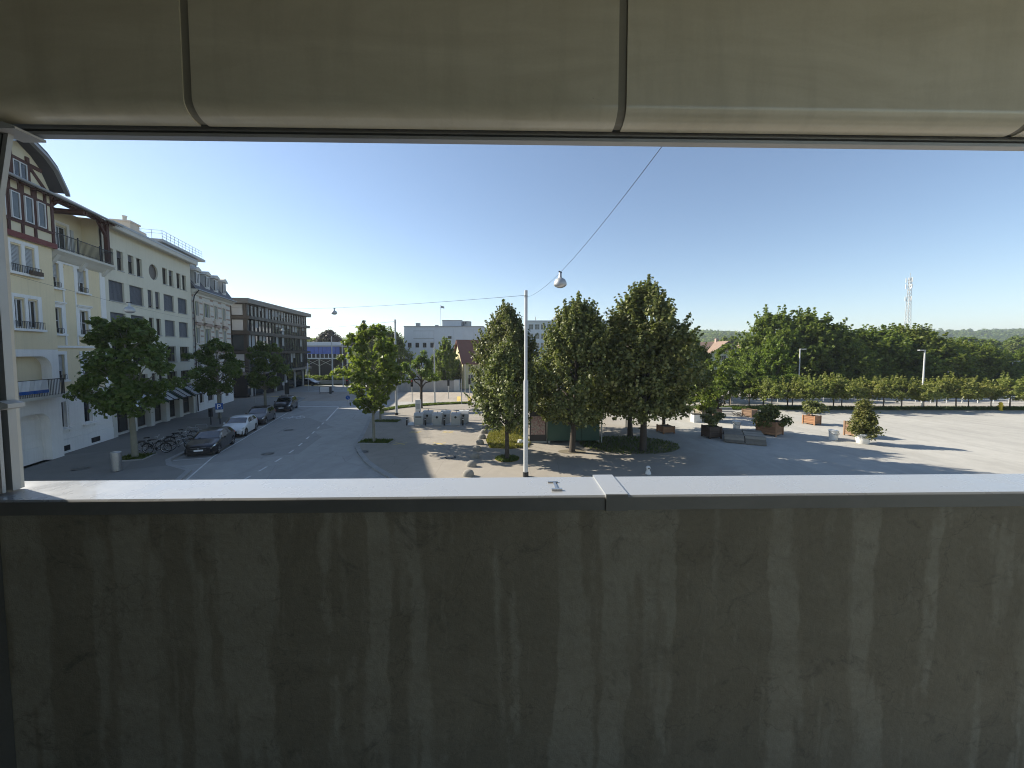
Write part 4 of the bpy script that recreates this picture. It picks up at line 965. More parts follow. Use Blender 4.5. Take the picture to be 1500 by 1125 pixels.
# ------------------------------------------------------------------ bicycles
def make_bike(label, framem, seed=0):
    r = thing('bicycle', label, 'bicycle', group='bicycles parked on the pavement')
    wb, wr = 1.05, .34
    for x in (-wb / 2, wb / 2):
        n = 26; pts = [(x + (wr - .02) * math.cos(2 * math.pi * i / n), 0, wr + (wr - .02) * math.sin(2 * math.pi * i / n)) for i in range(n + 1)]
        wh = MB().tube(pts, .021, 6, False).build('wheel', M['rubber'], r, smooth=True)
        rim = MB().tube([(x + (wr - .05) * math.cos(2 * math.pi * i / n), 0, wr + (wr - .05) * math.sin(2 * math.pi * i / n)) for i in range(n + 1)], .011, 5, False)
        for i in range(12): a = 2 * math.pi * i / 12; rim.bar((x, .02 * (-1) ** i, wr), (x + (wr - .05) * math.cos(a), 0, wr + (wr - .05) * math.sin(a)), .005)
        put('spokes', rim.mesh('spokes', M['steel']), wh)
        n = 10; fd = [(x + (wr + .03) * math.cos(R(20 + 15 * i)), 0, wr + (wr + .03) * math.sin(R(20 + 15 * i))) for i in range(n)]
        MB().tube(fd, .022, 5).build('mudguard', M['iron'], r)
    bb = (-.08, 0, .30); st_ = (-.22, 0, .80); hd = (.36, 0, .82); hl = (.40, 0, .68)
    f = MB().tube([bb, st_], .018, 6).tube([bb, hl], .02, 6).tube([(-.19, 0, .70), hd], .018, 6).tube([bb, (-wb / 2, .04, wr)], .011, 5).tube([(-.19, 0, .72), (-wb / 2, .04, wr)], .011, 5).tube([hd, hl, (wb / 2, .03, wr)], .014, 6)
    f.build('frame', framem, r, smooth=True)
    MB().tube([st_, (-.235, 0, .92)], .014, 6).build('seat_post', M['steel'], r)
    MB().prism([(-.38, -.07), (-.36, .07), (-.2, .05), (-.08, .018), (-.08, -.018), (-.2, -.05)], .92, .975).build('saddle', M['black'], r)
    MB().tube([hd, (.34, 0, .98), (.40, 0, 1.02)], .013, 6).tube([(.30, -.28, 1.04), (.38, -.2, 1.04), (.41, 0, 1.02), (.38, .2, 1.04), (.30, .28, 1.04)], .012, 6).build('handlebar', M['steel'], r, smooth=True)
    MB().lathe([(.0, -.012), (.085, -.012), (.085, .012), (0, .012)], (bb[0], .05, bb[2]), 16, 'y').box(bb[0] - .012, bb[0] + .012, .07, .16, bb[2] - .18, bb[2] - .15).box(bb[0] - .01, bb[0] + .01, .065, .08, bb[2] - .17, bb[2]).build('crank', M['iron'], r)
    MB().box(-.72, -.36, -.06, .06, .74, .76).bar((-.68, .05, .75), (-wb / 2, .05, wr), .012).bar((-.68, -.05, .75), (-wb / 2, -.05, wr), .012).build('carrier', M['iron'], r)
    return r
bk = [((-23.95, 25.05), 12, 'black city bicycle parked broadside behind the black hatchback', 'iron'), ((-23.2, 25.95), 35, 'silver bicycle leaning in the middle of the bicycle group', 'steel'),
      ((-25.15, 28.5), 66, 'dark bicycle standing nearest the parking meter', 'iron'), ((-24.35, 27.2), 30, 'grey bicycle half hidden behind the silver one', 'galv'), ((-24.9, 25.7), 20, 'black bicycle at the tree end of the bicycle group', 'black')]
for (x, y), a, lab, m_ in bk:
    b = make_bike(lab, M[m_]); b.location = (x, y, 0); b.rotation_euler = (R(7), 0, R(a))
for i in range(3):
    rk = thing('bicycle_rack', 'low bent steel tube bicycle rack on the pavement', 'bicycle rack', st(-3.2 + i * 1.5, 5.9), RZ + R(90), 'tubular bicycle racks on the pavement')
    MB().tube([(-.4, 0, 0), (-.4, 0, .72), (-.34, 0, .8), (.34, 0, .8), (.4, 0, .72), (.4, 0, 0)], .024, 8).build('hoop', M['galv'], rk, smooth=True)
    MB().tube([(-.4, 0, .35), (.4, 0, .35)], .018, 6).build('cross_bar', M['galv'], rk)

# ------------------------------------------------------------------ street furniture
b = thing('litter_bin', 'round brushed steel litter bin on the dark pavement', 'bin', (-22.66, 21.2, 0))
MB().lathe([(.21, .02), (.235, .04), (.235, 1.08), (.20, 1.12), (.20, 1.10)], n=28).build('body', M['steel'], b, smooth=True); MB().lathe([(.0, 1.06), (.2, 1.06), (.2, 1.075), (0, 1.075)], n=24).build('opening', M['black'], b)
MB().lathe([(.19, 0), (.19, .019)], n=20).build('foot', M['iron'], b)

b = thing('parking_meter', 'dark slim parking meter near the bicycle racks', 'parking meter', (-28.3, 35.0, 0))
MB().tube([(0, 0, 0), (0, 0, .75)], .045, 10).build('post', M['iron'], b, smooth=True); MB().box(-.13, .13, -.10, .10, .75, 1.55).build('housing', M['iron'], b); MB().box(-.08, .08, -.115, -.101, 1.2, 1.42).build('display', M['glass'], b)

def flat_sign(name, label, loc, rz, parts, post_h, cat='sign', pr=.035, pm='galv'):
    t = thing(name, label, cat, loc, rz); MB().tube([(0, 0, 0), (0, 0, post_h)], pr, 8).build('post', M[pm], t, smooth=True)
    for nm, x0, x1, z0, z1, m_ in parts: MB().box(x0, x1, -.06, -.042, z0, z1).build(nm, M[m_], t)
    return t
t = flat_sign('parking_sign', 'square blue parking sign with white letter above a white plate', (-27.6, 35.2, 0), R(20), [('sign_plate', -.30, .30, 1.42, 2.0, 'blue'), ('lower_plate', -.30, .30, 1.14, 1.40, 'signwhite')], 2.05, pm='iron')
lp = MB(); lp.box(-.16, -.08, -.07, -.061, 1.50, 1.92)
n = 10; ou = [(-.08, 1.92)] + [(.03 + .125 * math.sin(math.pi * k / n), 1.795 + .125 * math.cos(math.pi * k / n)) for k in range(n + 1)] + [(-.08, 1.67)]
inn = [(-.08, 1.85)] + [(.02 + .06 * math.sin(math.pi * k / n), 1.795 + .055 * math.cos(math.pi * k / n)) for k in range(n + 1)] + [(-.08, 1.74)]
k0 = len(lp.v); lp.v += [(x, -.066, z) for x, z in ou] + [(x, -.066, z) for x, z in inn]; q = len(ou)
lp.f += [(k0 + i, k0 + i + 1, k0 + q + i + 1, k0 + q + i) for i in range(q - 1)]
lp.box(.12, .22, -.07, -.061, 1.52, 1.58); lp.build('letter', M['signwhite'], t)
flat_sign('notice_board', 'tall narrow dark notice board on a post by the kerb', (-27.0, 44.9, 0), R(10), [('board', -.24, .24, 1.75, 3.15, 'iron'), ('small_plate', -.08, .08, 3.2, 3.45, 'signwhite')], 3.5)
flat_sign('street_sign', 'pair of white plates on a post at the corner pavement', (-34.3, 50.0, 0), R(15), [('plate', -.42, -.05, 2.3, 2.95, 'signwhite'), ('plate', -.02, .34, 2.55, 3.1, 'signwhite'), ('red_plate', -.5, -.2, 3.0, 3.2, 'red')], 3.3)
flat_sign('slim_sign', 'plain white post beside the dark car at the glazed office', (-35.6, 65.4, 0), 0, [('plate', -.12, .12, 3.6, 4.9, 'signwhite')], 5.0, 'sign', .05, 'paintgrey')
flat_sign('round_sign', 'small round blue and white sign on a short post at the crossing', (-36.6, 60.0, 0), 0, [('plate', -.16, .16, 1.5, 2.1, 'signwhite')], 2.1)
t = thing('notice_stand', 'low white framed notice standing in the middle of the crossing area', 'notice', (-31.1, 62.15, -.1), R(5))
MB().box(-.75, .7, -.02, .02, .25, 1.15).build('board', M['signwhite'], t); fr = MB().box(-.82, -.76, -.04, .04, 0, 1.22).box(.71, .77, -.04, .04, 0, 1.22).box(-.76, .71, -.04, .04, 1.16, 1.22).box(-.76, .71, -.04, .04, .18, .24); fr.box(.95, 1.0, -.3, .3, 0, 1.2); fr.build('frame', M['iron'], t)

def signal(label, loc, rz, h, red=True, arrow=False):
    t = thing('traffic_light', label, 'traffic light', loc, rz); MB().tube([(0, 0, 0), (0, 0, h)], .055, 10).build('post', M['galv'], t, smooth=True)
    MB().box(-.16, .16, -.22, -.06, h - .95, h).build('housing', M['black'], t)
    for i, m_ in enumerate(('red', 'dark', 'dark')): 
        MB().lathe([(0, -.245), (.10, -.245), (.10, -.222)], (0, 0, h - .18 - i * .3), 14, 'y').build('lens', M[m_ if red or i else 'dark'], t)
        MB().tube([(.11 * math.cos(R(a)), -.28, h - .18 - i * .3 + .11 * math.sin(R(a))) for a in range(0, 181, 30)], .012, 4).build('visor', M['black'], t)
    if arrow:
        MB().lathe([(0, -.08), (.28, -.08), (.28, -.065), (0, -.065)], (0, 0, .95), 20, 'y').build('round_plate', M['blue'], t); MB().bar((-.14, -.086, 1.09), (.14, -.086, .81), .008, .07, (0, 1, 0)).build('arrow', M['signwhite'], t)
    return t
signal('traffic light with a round blue arrow plate on the traffic island', (-21.6, 49.2, -.1), R(8), 3.4, True, True)
MB_ = signal('traffic light on a pale post behind the grass strip', (-13.6, 50.9, 0), R(5), 3.1)
signal('dark traffic light beside the concrete site wall', (-9.4, 55.4, -.1), R(4), 2.9, False)
signal('traffic light in front of the yellow gabled house', (-6.3, 55.6, -.1), 0, 3.1, False)
for (x, y, h, lab) in ((-6.63, 49.2, 3.3, 'plain pale post beside the yellow crossing stripes'), (-7.2, 57.5, 5.0, 'tall plain pale post in front of the bright green tree')):
    t = thing('steel_post', lab, 'post', (x, y, 0)); MB().tube([(0, 0, 0), (0, 0, h)], .05, 8).build('post', M['paintgrey'], t, smooth=True); MB().lathe([(.12, 0), (.12, .03), (.06, .05)], n=10).build('foot', M['galv'], t)

# tall round lamp poles and the lamps slung on wires between them
def pole(label, loc, h, r0=.125, r1=.085):
    t = thing('lamp_pole', label, 'pole', loc); MB().lathe([(r0 * 1.25, 0), (r0 * 1.25, .25), (r0, .27)], n=16).build('foot', M['iron'], t, smooth=True)
    MB().lathe([(r0, .27), (r0, h * .52), (r1, h * .53), (r1, h), (0, h + .01)], n=18).build('shaft', M['paintgrey'], t, smooth=True)
    MB().lathe([(r1 + .012, h - .35), (r1 + .012, h - .28)], n=14).box(-.03, .03, -.14, .14, h - .34, h - .29).build('collar', M['galv'], t); return t
pole('tall pale round pole carrying the lamp wires in front of the lindens', (.75, 20.25, 0), 10.1)
pole('slimmer round pole beside the grass strip behind the young plane trees', (-12.51, 40.41, 0), 10.3, .13, .09)
pole('distant round pole in front of the blue station canopy', (-30.9, 64.5, -.1), 9.6, .11, .08)
def slung_lamp(label, loc, s=1.0, rz=0.0):
    t = thing('street_lamp', label, 'lamp', loc, rz, 'lamps slung on wires over the street')
    MB().lathe([(.0, -.02), (.045, -.03), (.05, -.12), (.035, -.16), (.06, -.19), (.16, -.24), (.205, -.34), (.20, -.40), (.19, -.42), (.0, -.42)] if False else [(.03, .0), (.045, -.03), (.05, -.12), (.06, -.17), (.15, -.225), (.20, -.31), (.208, -.39), (.195, -.425)], n=24).build('shade', M['galv'], t, smooth=True)
    MB().lathe([(.19, -.42), (.15, -.46), (.07, -.49), (0, -.495)], n=20).build('lens', M['lampglass'], t, smooth=True)
    MB().box(-.1, .1, -.02, .02, -.01, .03).build('hanger', M['iron'], t); t.scale = (s, s, s); return t
slung_lamp('silver bell-shaped lamp on the wire rising from the tall pole', (1.55, 12.2, 9.36), 1.0, R(60))
slung_lamp('silver bell-shaped lamp hanging over the middle of the street', (-15.7, 33.4, 10.68), 1.15, R(40))
slung_lamp('small silver lamp hanging in front of the beige office block', (-18.2, 18.0, 9.15), 1.0, R(20))
slung_lamp('small distant lamp hanging in front of the glazed office', (-29.5, 48.5, 9.95), 1.0)
def wire(label, a, b, sag, r=.012, mid=None):
    a, b = Vector(a), Vector(b); n = 24; mb = MB(); pts = []
    for i in range(n + 1):
        t = i / n; p = a.lerp(b, t); p.z -= sag * 4 * t * (1 - t); pts.append(p)
    o = mb.tube(pts, r, 5).build('overhead_wire', M['iron']); return tag(o, label, 'wire', 'wires holding the street lamps')
wire('overhead wire from the tall pole across to the ornate house', (.75, 20.1, 9.82), (-39.0, 52.0, 13.0), .45, .010)
wire('overhead wire from the tall pole up over the walkway', (.85, 20.2, 9.75), (2.45, 1.3, 10.2), .62, .005)
wire('overhead wire carrying the lamp before the beige office block', (-9.5, 1.3, 9.3), (-37.6, 47.5, 10.6), .42, .005)
wire('overhead wire from the slimmer pole towards the glazed office', (-12.5, 40.4, 10.1), (-41.0, 57.5, 9.9), .22, .012)

# recycling point: three pairs of steel intake columns on a steel plate
rp = thing('ground_plate', 'steel cover plate set in the paving under the recycling columns', 'plate', (-7.0, 35.3, 0))
MB().box(-2.9, 2.6, -.65, 1.0, 0, .03).build('plate', M['galv'], rp)
def intake(label, x, y, s, slot):
    t = thing('recycling_container', label, 'recycling container', (x, y, .03), 0, 'recycling columns behind the black bollards')
    MB().prism([(-.38, 0), (.36, 0), (.36, 1.0), (-.15, 1.0), (-.38, .72)], -.42 * s, .42 * s, 'x').build('column', M['paintgrey'], t) if False else None
    MB().prism([(-.36, .0), (.36, .0), (.36, .52), (-.36, .52)], -.42 * s, .42 * s, 'x').build('base', M['galv'], t)
    MB().prism([(-.40, .523), (.38, .523), (.38, 1.06 * s), (-.22, 1.06 * s), (-.40, .86 * s)], -.44 * s, .44 * s, 'x').build('head', M['paintgrey'], t)
    if slot == 'round': MB().lathe([(0, -.02), (.11, -.02), (.11, .03), (0, .03)], (0, -.40, .70), 16, 'y').build('hatch', M['black'], t)
    else: MB().box(-.28, .28, -.42, -.395, .68, .78).build('hatch', M['black'], t)
    MB().tube([(0, .1, 1.05 * s), (0, .1, 1.22 * s)], .03, 6).build('lifting_eye', M['iron'], t); return t
for i, (x, sl) in enumerate(((-8.75, 'slot'), (-7.02, 'round'), (-5.28, 'round'))):
    intake(('recycling column with a wide slot facing the road', 'recycling column with a round hatch between the other two', 'recycling column with a round hatch closest to the linden trees')[i], x, 35.2, 1.0, sl)
    intake(('rear recycling column behind the slotted one', 'rear recycling column behind the middle one', 'rear recycling column closest to the lindens')[i], x + .62, 36.1, 1.05, 'round')
for x in (-9.8, -8.08, -6.3, -4.58):
    t = thing('bollard', 'black round bollard in front of the recycling columns', 'bollard', (x, 34.69, 0), 0, 'black bollards before the recycling columns')
    MB().lathe([(.075, 0), (.075, .66), (.06, .70), (0, .71)], n=14).build('post', M['black'], t, smooth=True); MB().lathe([(.078, .54), (.078, .60)], n=14).build('band', M['signwhite'], t)
t = thing('info_stele', 'upright white information stele behind the recycling columns', 'stele', (-10.05, 40.0, 0)); MB().box(-.29, .29, -.07, .07, .06, 1.72).build('panel', M['signwhite'], t); MB().box(-.32, .32, -.1, .1, 0, .06).build('foot', M['galv'], t); MB().box(-.2, .2, -.076, -.071, .75, 1.3).build('print', M['shutter'], t)
# row of concrete parking humps
hum = None; M['humpstone'] = surf('weathered_hump_concrete', (.25, .235, .205), .9, .2, 3, 20, .3, dirt=.4)
for i, (x, y) in enumerate([(-2.41, 20.36), (-2.43, 22.1), (-2.44, 23.9), (-2.44, 25.69), (-2.40, 27.5), (-2.38, 29.41), (-2.37, 31.3), (-2.37, 33.13)]):
    m_ = MB(); n = 14; prof = [(.36, 0), (.36, .08), (.33, .2), (.25, .30), (.13, .355), (0, .37)]
    m_.lathe(prof, n=18); m_.v = [(vx * .88 + (.08 * vz), vy * .62, vz * .98) for vx, vy, vz in m_.v]
    o = hum.copy() if hum else m_.build('parking_hump', M['humpstone'], smooth=True)
    if hum: C.objects.link(o)
    hum = hum or o; o.location = (x, y, 0); o.rotation_euler = (0, 0, R(random.uniform(-8, 8)))
    tag(o, 'rounded concrete hump in the row edging the paved square', 'parking hump', 'concrete humps edging the square')
t = thing('marker_stub', 'small white capped stub standing alone on the asphalt beyond the sill', 'marker', (7.62, 20.7, 0)); MB().lathe([(.16, 0), (.14, .12), (.09, .2), (.09, .28)], n=12).build('base', M['pot'], t, smooth=True); MB().lathe([(.10, .28), (.13, .34), (.10, .43), (0, .46)], n=12).build('cap', M['pot'], t, smooth=True); MB().lathe([(0, -.135), (.04, -.135), (.04, -.11)], (0, 0, .35), 8, 'y').build('spout', M['iron'], t)

# green kiosk under the lindens with a poster case on its end
t = thing('kiosk', 'dark green metal kiosk standing in the shade under the lindens', 'kiosk', (4.2, 28.6, 0), R(1.5))
MB().box(-1.55, 2.35, -.75, 1.2, .18, 2.45).build('body', M['kioskgreen'], t)
MB().box(-1.65, 2.45, -.9, 1.3, 2.452, 2.58).build('roof', M['iron'], t)
for x0, x1 in ((-1.5, -.28), (.02, .95), (1.0, 2.2)): MB().box(x0, x1, -.79, -.752, .25, 2.3).build('panel', M['kioskgreen'], t)
MB().box(.25, .8, -.81, -.791, 1.25, 1.9).build('hatch_window', M['glass'], t)
for x in (-1.5, 2.2): MB().box(x, x + .15, -.7, 1.1, 0, .179).build('skid', M['concrete'], t)
pc = thing('poster_case', 'poster case with a colourful patterned poster beside the green kiosk', 'poster case', (1.95, 28.0, 0), R(1.5))
MB().box(-.62, .62, -.06, .06, .12, 2.5).build('frame', M['iron'], pc)
def postermat():
    m, n, l, b, o = newmat('poster_print'); v = coords(n, l, 'Object'); vo = n.new("ShaderNodeTexVoronoi"); vo.inputs['Scale'].default_value = 7; l.new(v, vo.inputs['Vector'])
    nz = noise(n, l, v, 5, 4, .6, 1.5); r_ = ramp(n, l, nz.outputs[0], [(.3, (.02, .02, .02)), (.45, (.35, .08, .10)), (.55, (.42, .36, .30)), (.68, (.05, .06, .05))])
    l.new(mix(n, l, .5, r_.outputs[0], mix(n, l, vo.outputs['Distance'], (.5, .45, .4), (.03, .02, .02))), b.inputs['Base Color']); b.inputs['Roughness'].default_value = .3; return m
M['poster'] = postermat(); MB().box(-.54, .54, -.075, -.061, .62, 2.0).build('poster', M['poster'], pc)
MB().box(-.66, .66, -.1, .1, 0, .12).build('foot', M['concrete'], pc)
t = thing('switch_box_post', 'slim post with a white box at the end of the kiosk', 'post', (6.75, 28.0, 0)); MB().tube([(0, 0, 0), (0, 0, 2.3)], .05, 8).build('post', M['galv'], t, smooth=True); MB().box(-.13, .13, -.12, -.04, 1.75, 2.25).build('box', M['signwhite'], t)
for i, (x, y, r) in enumerate(((.62, 27.6, .26), (1.12, 27.5, .20))):
    m_ = MB(); m_.lathe([(r * .8, 0), (r, r * .4), (r * .85, r * 1.0), (r * .4, r * 1.3), (0, r * 1.35)], n=9); random.seed(i); m_.v = [(a * random.uniform(.85, 1.15), b_ * random.uniform(.85, 1.15), c) for a, b_, c in m_.v]
    tag(m_.build('boulder', M['pot'], loc=(x, y, 0)), ('larger pale boulder at the foot of the lamp pole and kiosk', 'smaller pale boulder next to the larger one by the kiosk')[i], 'boulder')
for i, (x, y, h) in enumerate(((10.3, 33.6, 1.9), (11.2, 34.8, 2.1), (12.0, 34.6, 1.8))):
    t = thing('steel_post', ('short dark post in the shade under the lindens', 'taller dark post in the shade under the lindens', 'dark post at the sunny edge of the linden shade')[i], 'post', (x, y, 0)); MB().tube([(0, 0, 0), (0, 0, h)], .05, 8).build('post', M['iron'], t); MB().box(-.25, .25, -.03, .03, h - .4, h + .05).build('plate', M['shutter'], t)
# ------------------------------------------------------------------ vegetation
def leaves(rng, centers, radii, per, size, outward=.5, upb=.45, squash=.8, origin=None):
    """diamond leaves spread through clumps; returns verts and quads"""
    centers = np.asarray(centers, float); radii = np.asarray(radii, float); n = len(centers) * per
    c = np.repeat(centers, per, 0); r = np.repeat(radii, per)
    d = rng.normal(size=(n, 3)); d /= np.linalg.norm(d, axis=1, keepdims=True)
    rad = r * np.cbrt(rng.random(n)) * (0.75 + .5 * rng.random(n)); off_ = d * rad[:, None]; off_[:, 2] *= squash; p = c + off_
    o = np.zeros(3) if origin is None else np.asarray(origin, float); ow = p - o; ow /= np.linalg.norm(ow, axis=1, keepdims=True) + 1e-9
    nr = rng.normal(size=(n, 3)) * .65 + d * outward + ow * outward * .7 + np.array([0, 0, upb]); nr /= np.linalg.norm(nr, axis=1, keepdims=True)
    a = rng.normal(size=(n, 3)); a[:, 2] -= .35; t = a - nr * (a * nr).sum(1, keepdims=True); t /= np.linalg.norm(t, axis=1, keepdims=True) + 1e-9
    b = np.cross(nr, t); s = size * (.6 + .8 * rng.random(n))[:, None]
    V = np.empty((n, 4, 3)); V[:, 0] = p - t * s * .55; V[:, 1] = p + b * s * .42 + nr * s * .10; V[:, 2] = p + t * s * .6; V[:, 3] = p - b * s * .42 + nr * s * .10
    return V.reshape(-1, 3), np.arange(n * 4).reshape(-1, 4)

def limb(mb, a, b, r0, r1, rng, n=4, wob=.12, sides=6):
    a, b = np.asarray(a, float), np.asarray(b, float); L = np.linalg.norm(b - a); pts = []; rs = []
    for i in range(n + 1):
        t = i / n; p = a + (b - a) * t; p[2] += math.sin(t * math.pi) * L * .06
        if 0 < i < n: p = p + rng.normal(size=3) * L * wob * .35
        pts.append(p); rs.append(r0 + (r1 - r0) * t)
    mb.tube(pts, rs, sides, False); return pts

def oval(u, lo=.25, peak=.42, top=.12):
    """crown half-width at relative height u: round below, drawn to a blunt point above"""
    if u < peak: t = u / peak; return lo + (1 - lo) * math.sin(t * math.pi / 2)
    t = (u - peak) / (1 - peak); return top + (1 - top) * math.cos(t * math.pi / 2) ** .8

def make_tree(seed, H, Rr, base, tr, nclump, per, lsize, crad, prof=oval, lumps=.28, fill=.55, limbs=14, fork=None, spires=0, squash=.8, trunk_top=.8):
    """returns (trunk MB, leaf verts, leaf quads)"""
    rng = np.random.default_rng(seed); tb = MB(); CH = H - base
    lean = rng.normal(size=2) * .02 * H
    zt = base + CH * trunk_top; fk = fork if fork else base * .95
    tp = [(0, 0, -.05), (0, 0, .12), (lean[0] * .3, lean[1] * .3, fk), (lean[0] * .6, lean[1] * .6, (fk + zt) / 2), (lean[0], lean[1], zt)]
    tb.tube(tp, [tr * 1.45, tr * 1.08, tr * .85, tr * .5, tr * .15], 10, False)
    ph = rng.random(6) * 6.28; C_ = []; Rd = []
    i = 0
    while len(C_) < nclump:
        u = rng.random() ** .9; a = rng.random() * 6.283; w = prof(u)
        lump = 1 + lumps * (math.sin(3 * a + ph[0] + u * 5) * .5 + math.sin(5 * a + ph[1] - u * 7) * .3 + math.sin(2 * a + ph[2] + u * 11) * .4)
        rad = Rr * w * lump * (fill + (1 - fill) * math.sqrt(rng.random()))
        z_ = base + CH * u * (1 + .04 * math.sin(4 * a + ph[3]))
        C_.append((rad * math.cos(a) + lean[0] * u, rad * math.sin(a) + lean[1] * u, z_)); Rd.append(crad * (.6 + .7 * rng.random()) * (1 - .35 * u))
    idx = rng.choice(len(C_), min(limbs, len(C_)), replace=False)
    for k in idx:
        c = C_[k]; r_ = math.hypot(c[0], c[1]); z0 = max(fk * .9, c[2] - r_ * (.55 + .5 * rng.random()) - .2); z0 = min(z0, zt)
        f = max(0, (z0 - fk) / max(.1, zt - fk)); limb(tb, (lean[0] * f, lean[1] * f, z0), (c[0] * .95, c[1] * .95, c[2]), tr * (.42 - .22 * f), tr * .08, rng, 4, .1, 5)
    V, F = leaves(rng, C_, Rd, per, lsize, squash=squash, origin=(0, 0, base + CH * .35))
    if spires:                                                # thin upright shoots that break the outline
        sc_ = []; sr_ = []
        for k in rng.choice(len(C_), min(spires, len(C_)), replace=False):
            c = np.array(C_[k]); dv = np.array([c[0] * .25, c[1] * .25, .55 + .4 * rng.random()]); dv /= np.linalg.norm(dv); q = c + dv * Rd[k] * .7
            for j in range(4): sc_.append(q + dv * j * lsize * 1.0); sr_.append(lsize * (.75 - .14 * j))
        V2, F2 = leaves(rng, sc_, sr_, 5, lsize * .85, .9, .1, 1.0); F = np.vstack([F, F2 + len(V)]); V = np.vstack([V, V2])
    return tb, V, F

class TreeKind:
    def __init__(s, leafm, barkm, **kw):
        tb, V, F = make_tree(**kw); s.tm = tb.mesh('trunk', M[barkm], True); s.lm = fastmesh('crown', V, F, M[leafm]); s.H = kw['H']
    def place(s, name, label, x, y, z=0.0, scale=1.0, rz=0.0, group=None, cat='tree', sxy=None):
        t = thing(name, label, cat, (x, y, z), rz, group); put('trunk', s.tm, t); put('crown', s.lm, t); k = sxy or scale; t.scale = (k, k, scale); return t

# lindens round the kiosk
lk = [TreeKind('linden', 'barkdark', seed=21 + i, H=10.0, Rr=2.9, base=2.2, tr=.2, nclump=520, per=56, lsize=.17, crad=.50, lumps=.24, fill=.5, limbs=26, spires=420, prof=lambda u: oval(u, .68, .30, .06)) for i in range(2)]
small = TreeKind('linden', 'barkdark', seed=31, H=6.9, Rr=1.85, base=2.0, tr=.13, nclump=230, per=54, lsize=.16, crad=.44, lumps=.24, fill=.45, limbs=18, spires=200, prof=lambda u: oval(u, .6, .34, .06))
G_ = 'linden trees around the green kiosk'
small.place('linden_tree', 'small linden in a round grass pit beside the tall lamp pole', -.31, 23.68, 0, 1.0, .4, G_)
lk[0].place('linden_tree', 'tall linden standing behind the small one in the round pit', -.3, 31.0, 0, 1.02, 1.0, G_, sxy=.92)
lk[1].place('linden_tree', 'linden whose trunk rises right in front of the kiosk', 4.1, 25.33, 0, .985, 2.2, G_, sxy=1.0)
lk[0].place('linden_tree', 'tallest linden at the edge of the pale parking area', 9.08, 25.69, 0, 1.09, 3.1, G_, sxy=1.15)
lk[1].place('linden_tree', 'shaded linden directly behind the tallest one', 9.6, 30.2, 0, .95, 4.4, G_, sxy=1.02)
lk[0].place('linden_tree', 'shaded linden standing behind the kiosk', 5.4, 32.6, 0, .94, 5.2, G_, sxy=1.0)
small.place('linden_tree', 'low linden on the sunny far side of the linden group', 13.6, 33.4, 0, 1.08, 2.0, G_, sxy=1.15)

# plane trees on the shaded pavement
planeprof = lambda u: oval(u, .45, .45, .35)
pk = [TreeKind('plane', 'barkpale', seed=41, H=8.6, Rr=2.4, base=3.1, tr=.17, nclump=104, per=120, lsize=.21, crad=.60, lumps=.42, fill=.4, limbs=34, prof=planeprof, squash=.7),
      TreeKind('plane', 'barkpale', seed=43, H=7.8, Rr=2.3, base=2.7, tr=.15, nclump=80, per=110, lsize=.22, crad=.58, lumps=.35, fill=.4, limbs=28, prof=planeprof, squash=.7)]
G_ = 'plane trees along the shaded pavement'
pk[0].place('plane_tree', 'broad plane tree beside the round steel bin', -24.41, 24.0, 0, 1, .8, G_)
pk[1].place('plane_tree', 'plane tree behind the parking sign', -30.2, 38.5, 0, 1.0, 2.0, G_)
pk[1].place('plane_tree', 'plane tree beside the parked off-road style car', -29.26, 44.29, 0, .99, 4.1, G_)
# young planes on the paved square, lit from the street
yp = lambda u: oval(u, .30, .5, .25)
yk = [TreeKind('youngleaf', 'barkpale', seed=51, H=8.6, Rr=2.15, base=2.5, tr=.105, nclump=150, per=34, lsize=.26, crad=.50, lumps=.35, fill=.25, limbs=60, fork=2.0, prof=yp),
      TreeKind('youngleaf', 'barkpale', seed=53, H=7.6, Rr=1.9, base=2.3, tr=.10, nclump=110, per=34, lsize=.27, crad=.48, lumps=.35, fill=.25, limbs=44, fork=1.9, prof=yp)]
yk[0].place('plane_tree', 'young bright green plane tree in the square pit beside the kerb curve', -10.42, 28.05, 0, 1, .5)
yk[1].place('plane_tree', 'young plane tree in the second pit close to the slimmer pole', -13.0, 36.78, 0, 1, 2.5)
# pollarded plane with knuckled limbs
rng = np.random.default_rng(61); tb = MB(); tb.tube([(0, 0, -.05), (0, 0, .2), (.03, 0, 2.2), (.05, .02, 3.2), (.06, .0, 4.6)], [.23, .17, .15, .13, .08], 10, False); cs = []; rd = []
for k in range(9):
    a = k * 2.4 + .3; r_ = .9 + 1.1 * rng.random() if k < 7 else .35; z_ = 3.3 + 2.6 * (k / 8) + .3 * rng.random(); e = (r_ * math.cos(a), r_ * math.sin(a), z_)
    limb(tb, (.03, 0, 2.3 + .24 * k), e, .085, .055, rng, 4, .16, 6)
    for j in range(5): cs.append((e[0] + rng.normal() * .22, e[1] + rng.normal() * .22, e[2] + .15 + rng.normal() * .2)); rd.append(.42)
V, F = leaves(rng, cs, rd, 95, .19, .7, .3, .85)
t = thing('plane_tree', 'pollarded plane tree with knuckled limbs behind the white stele', 'tree', (-11.04, 45.4, 0)); tb.build('trunk', M['barkdark'], t, smooth=True); put('crown', fastmesh('crown', V, F, M['brightleaf']), t)

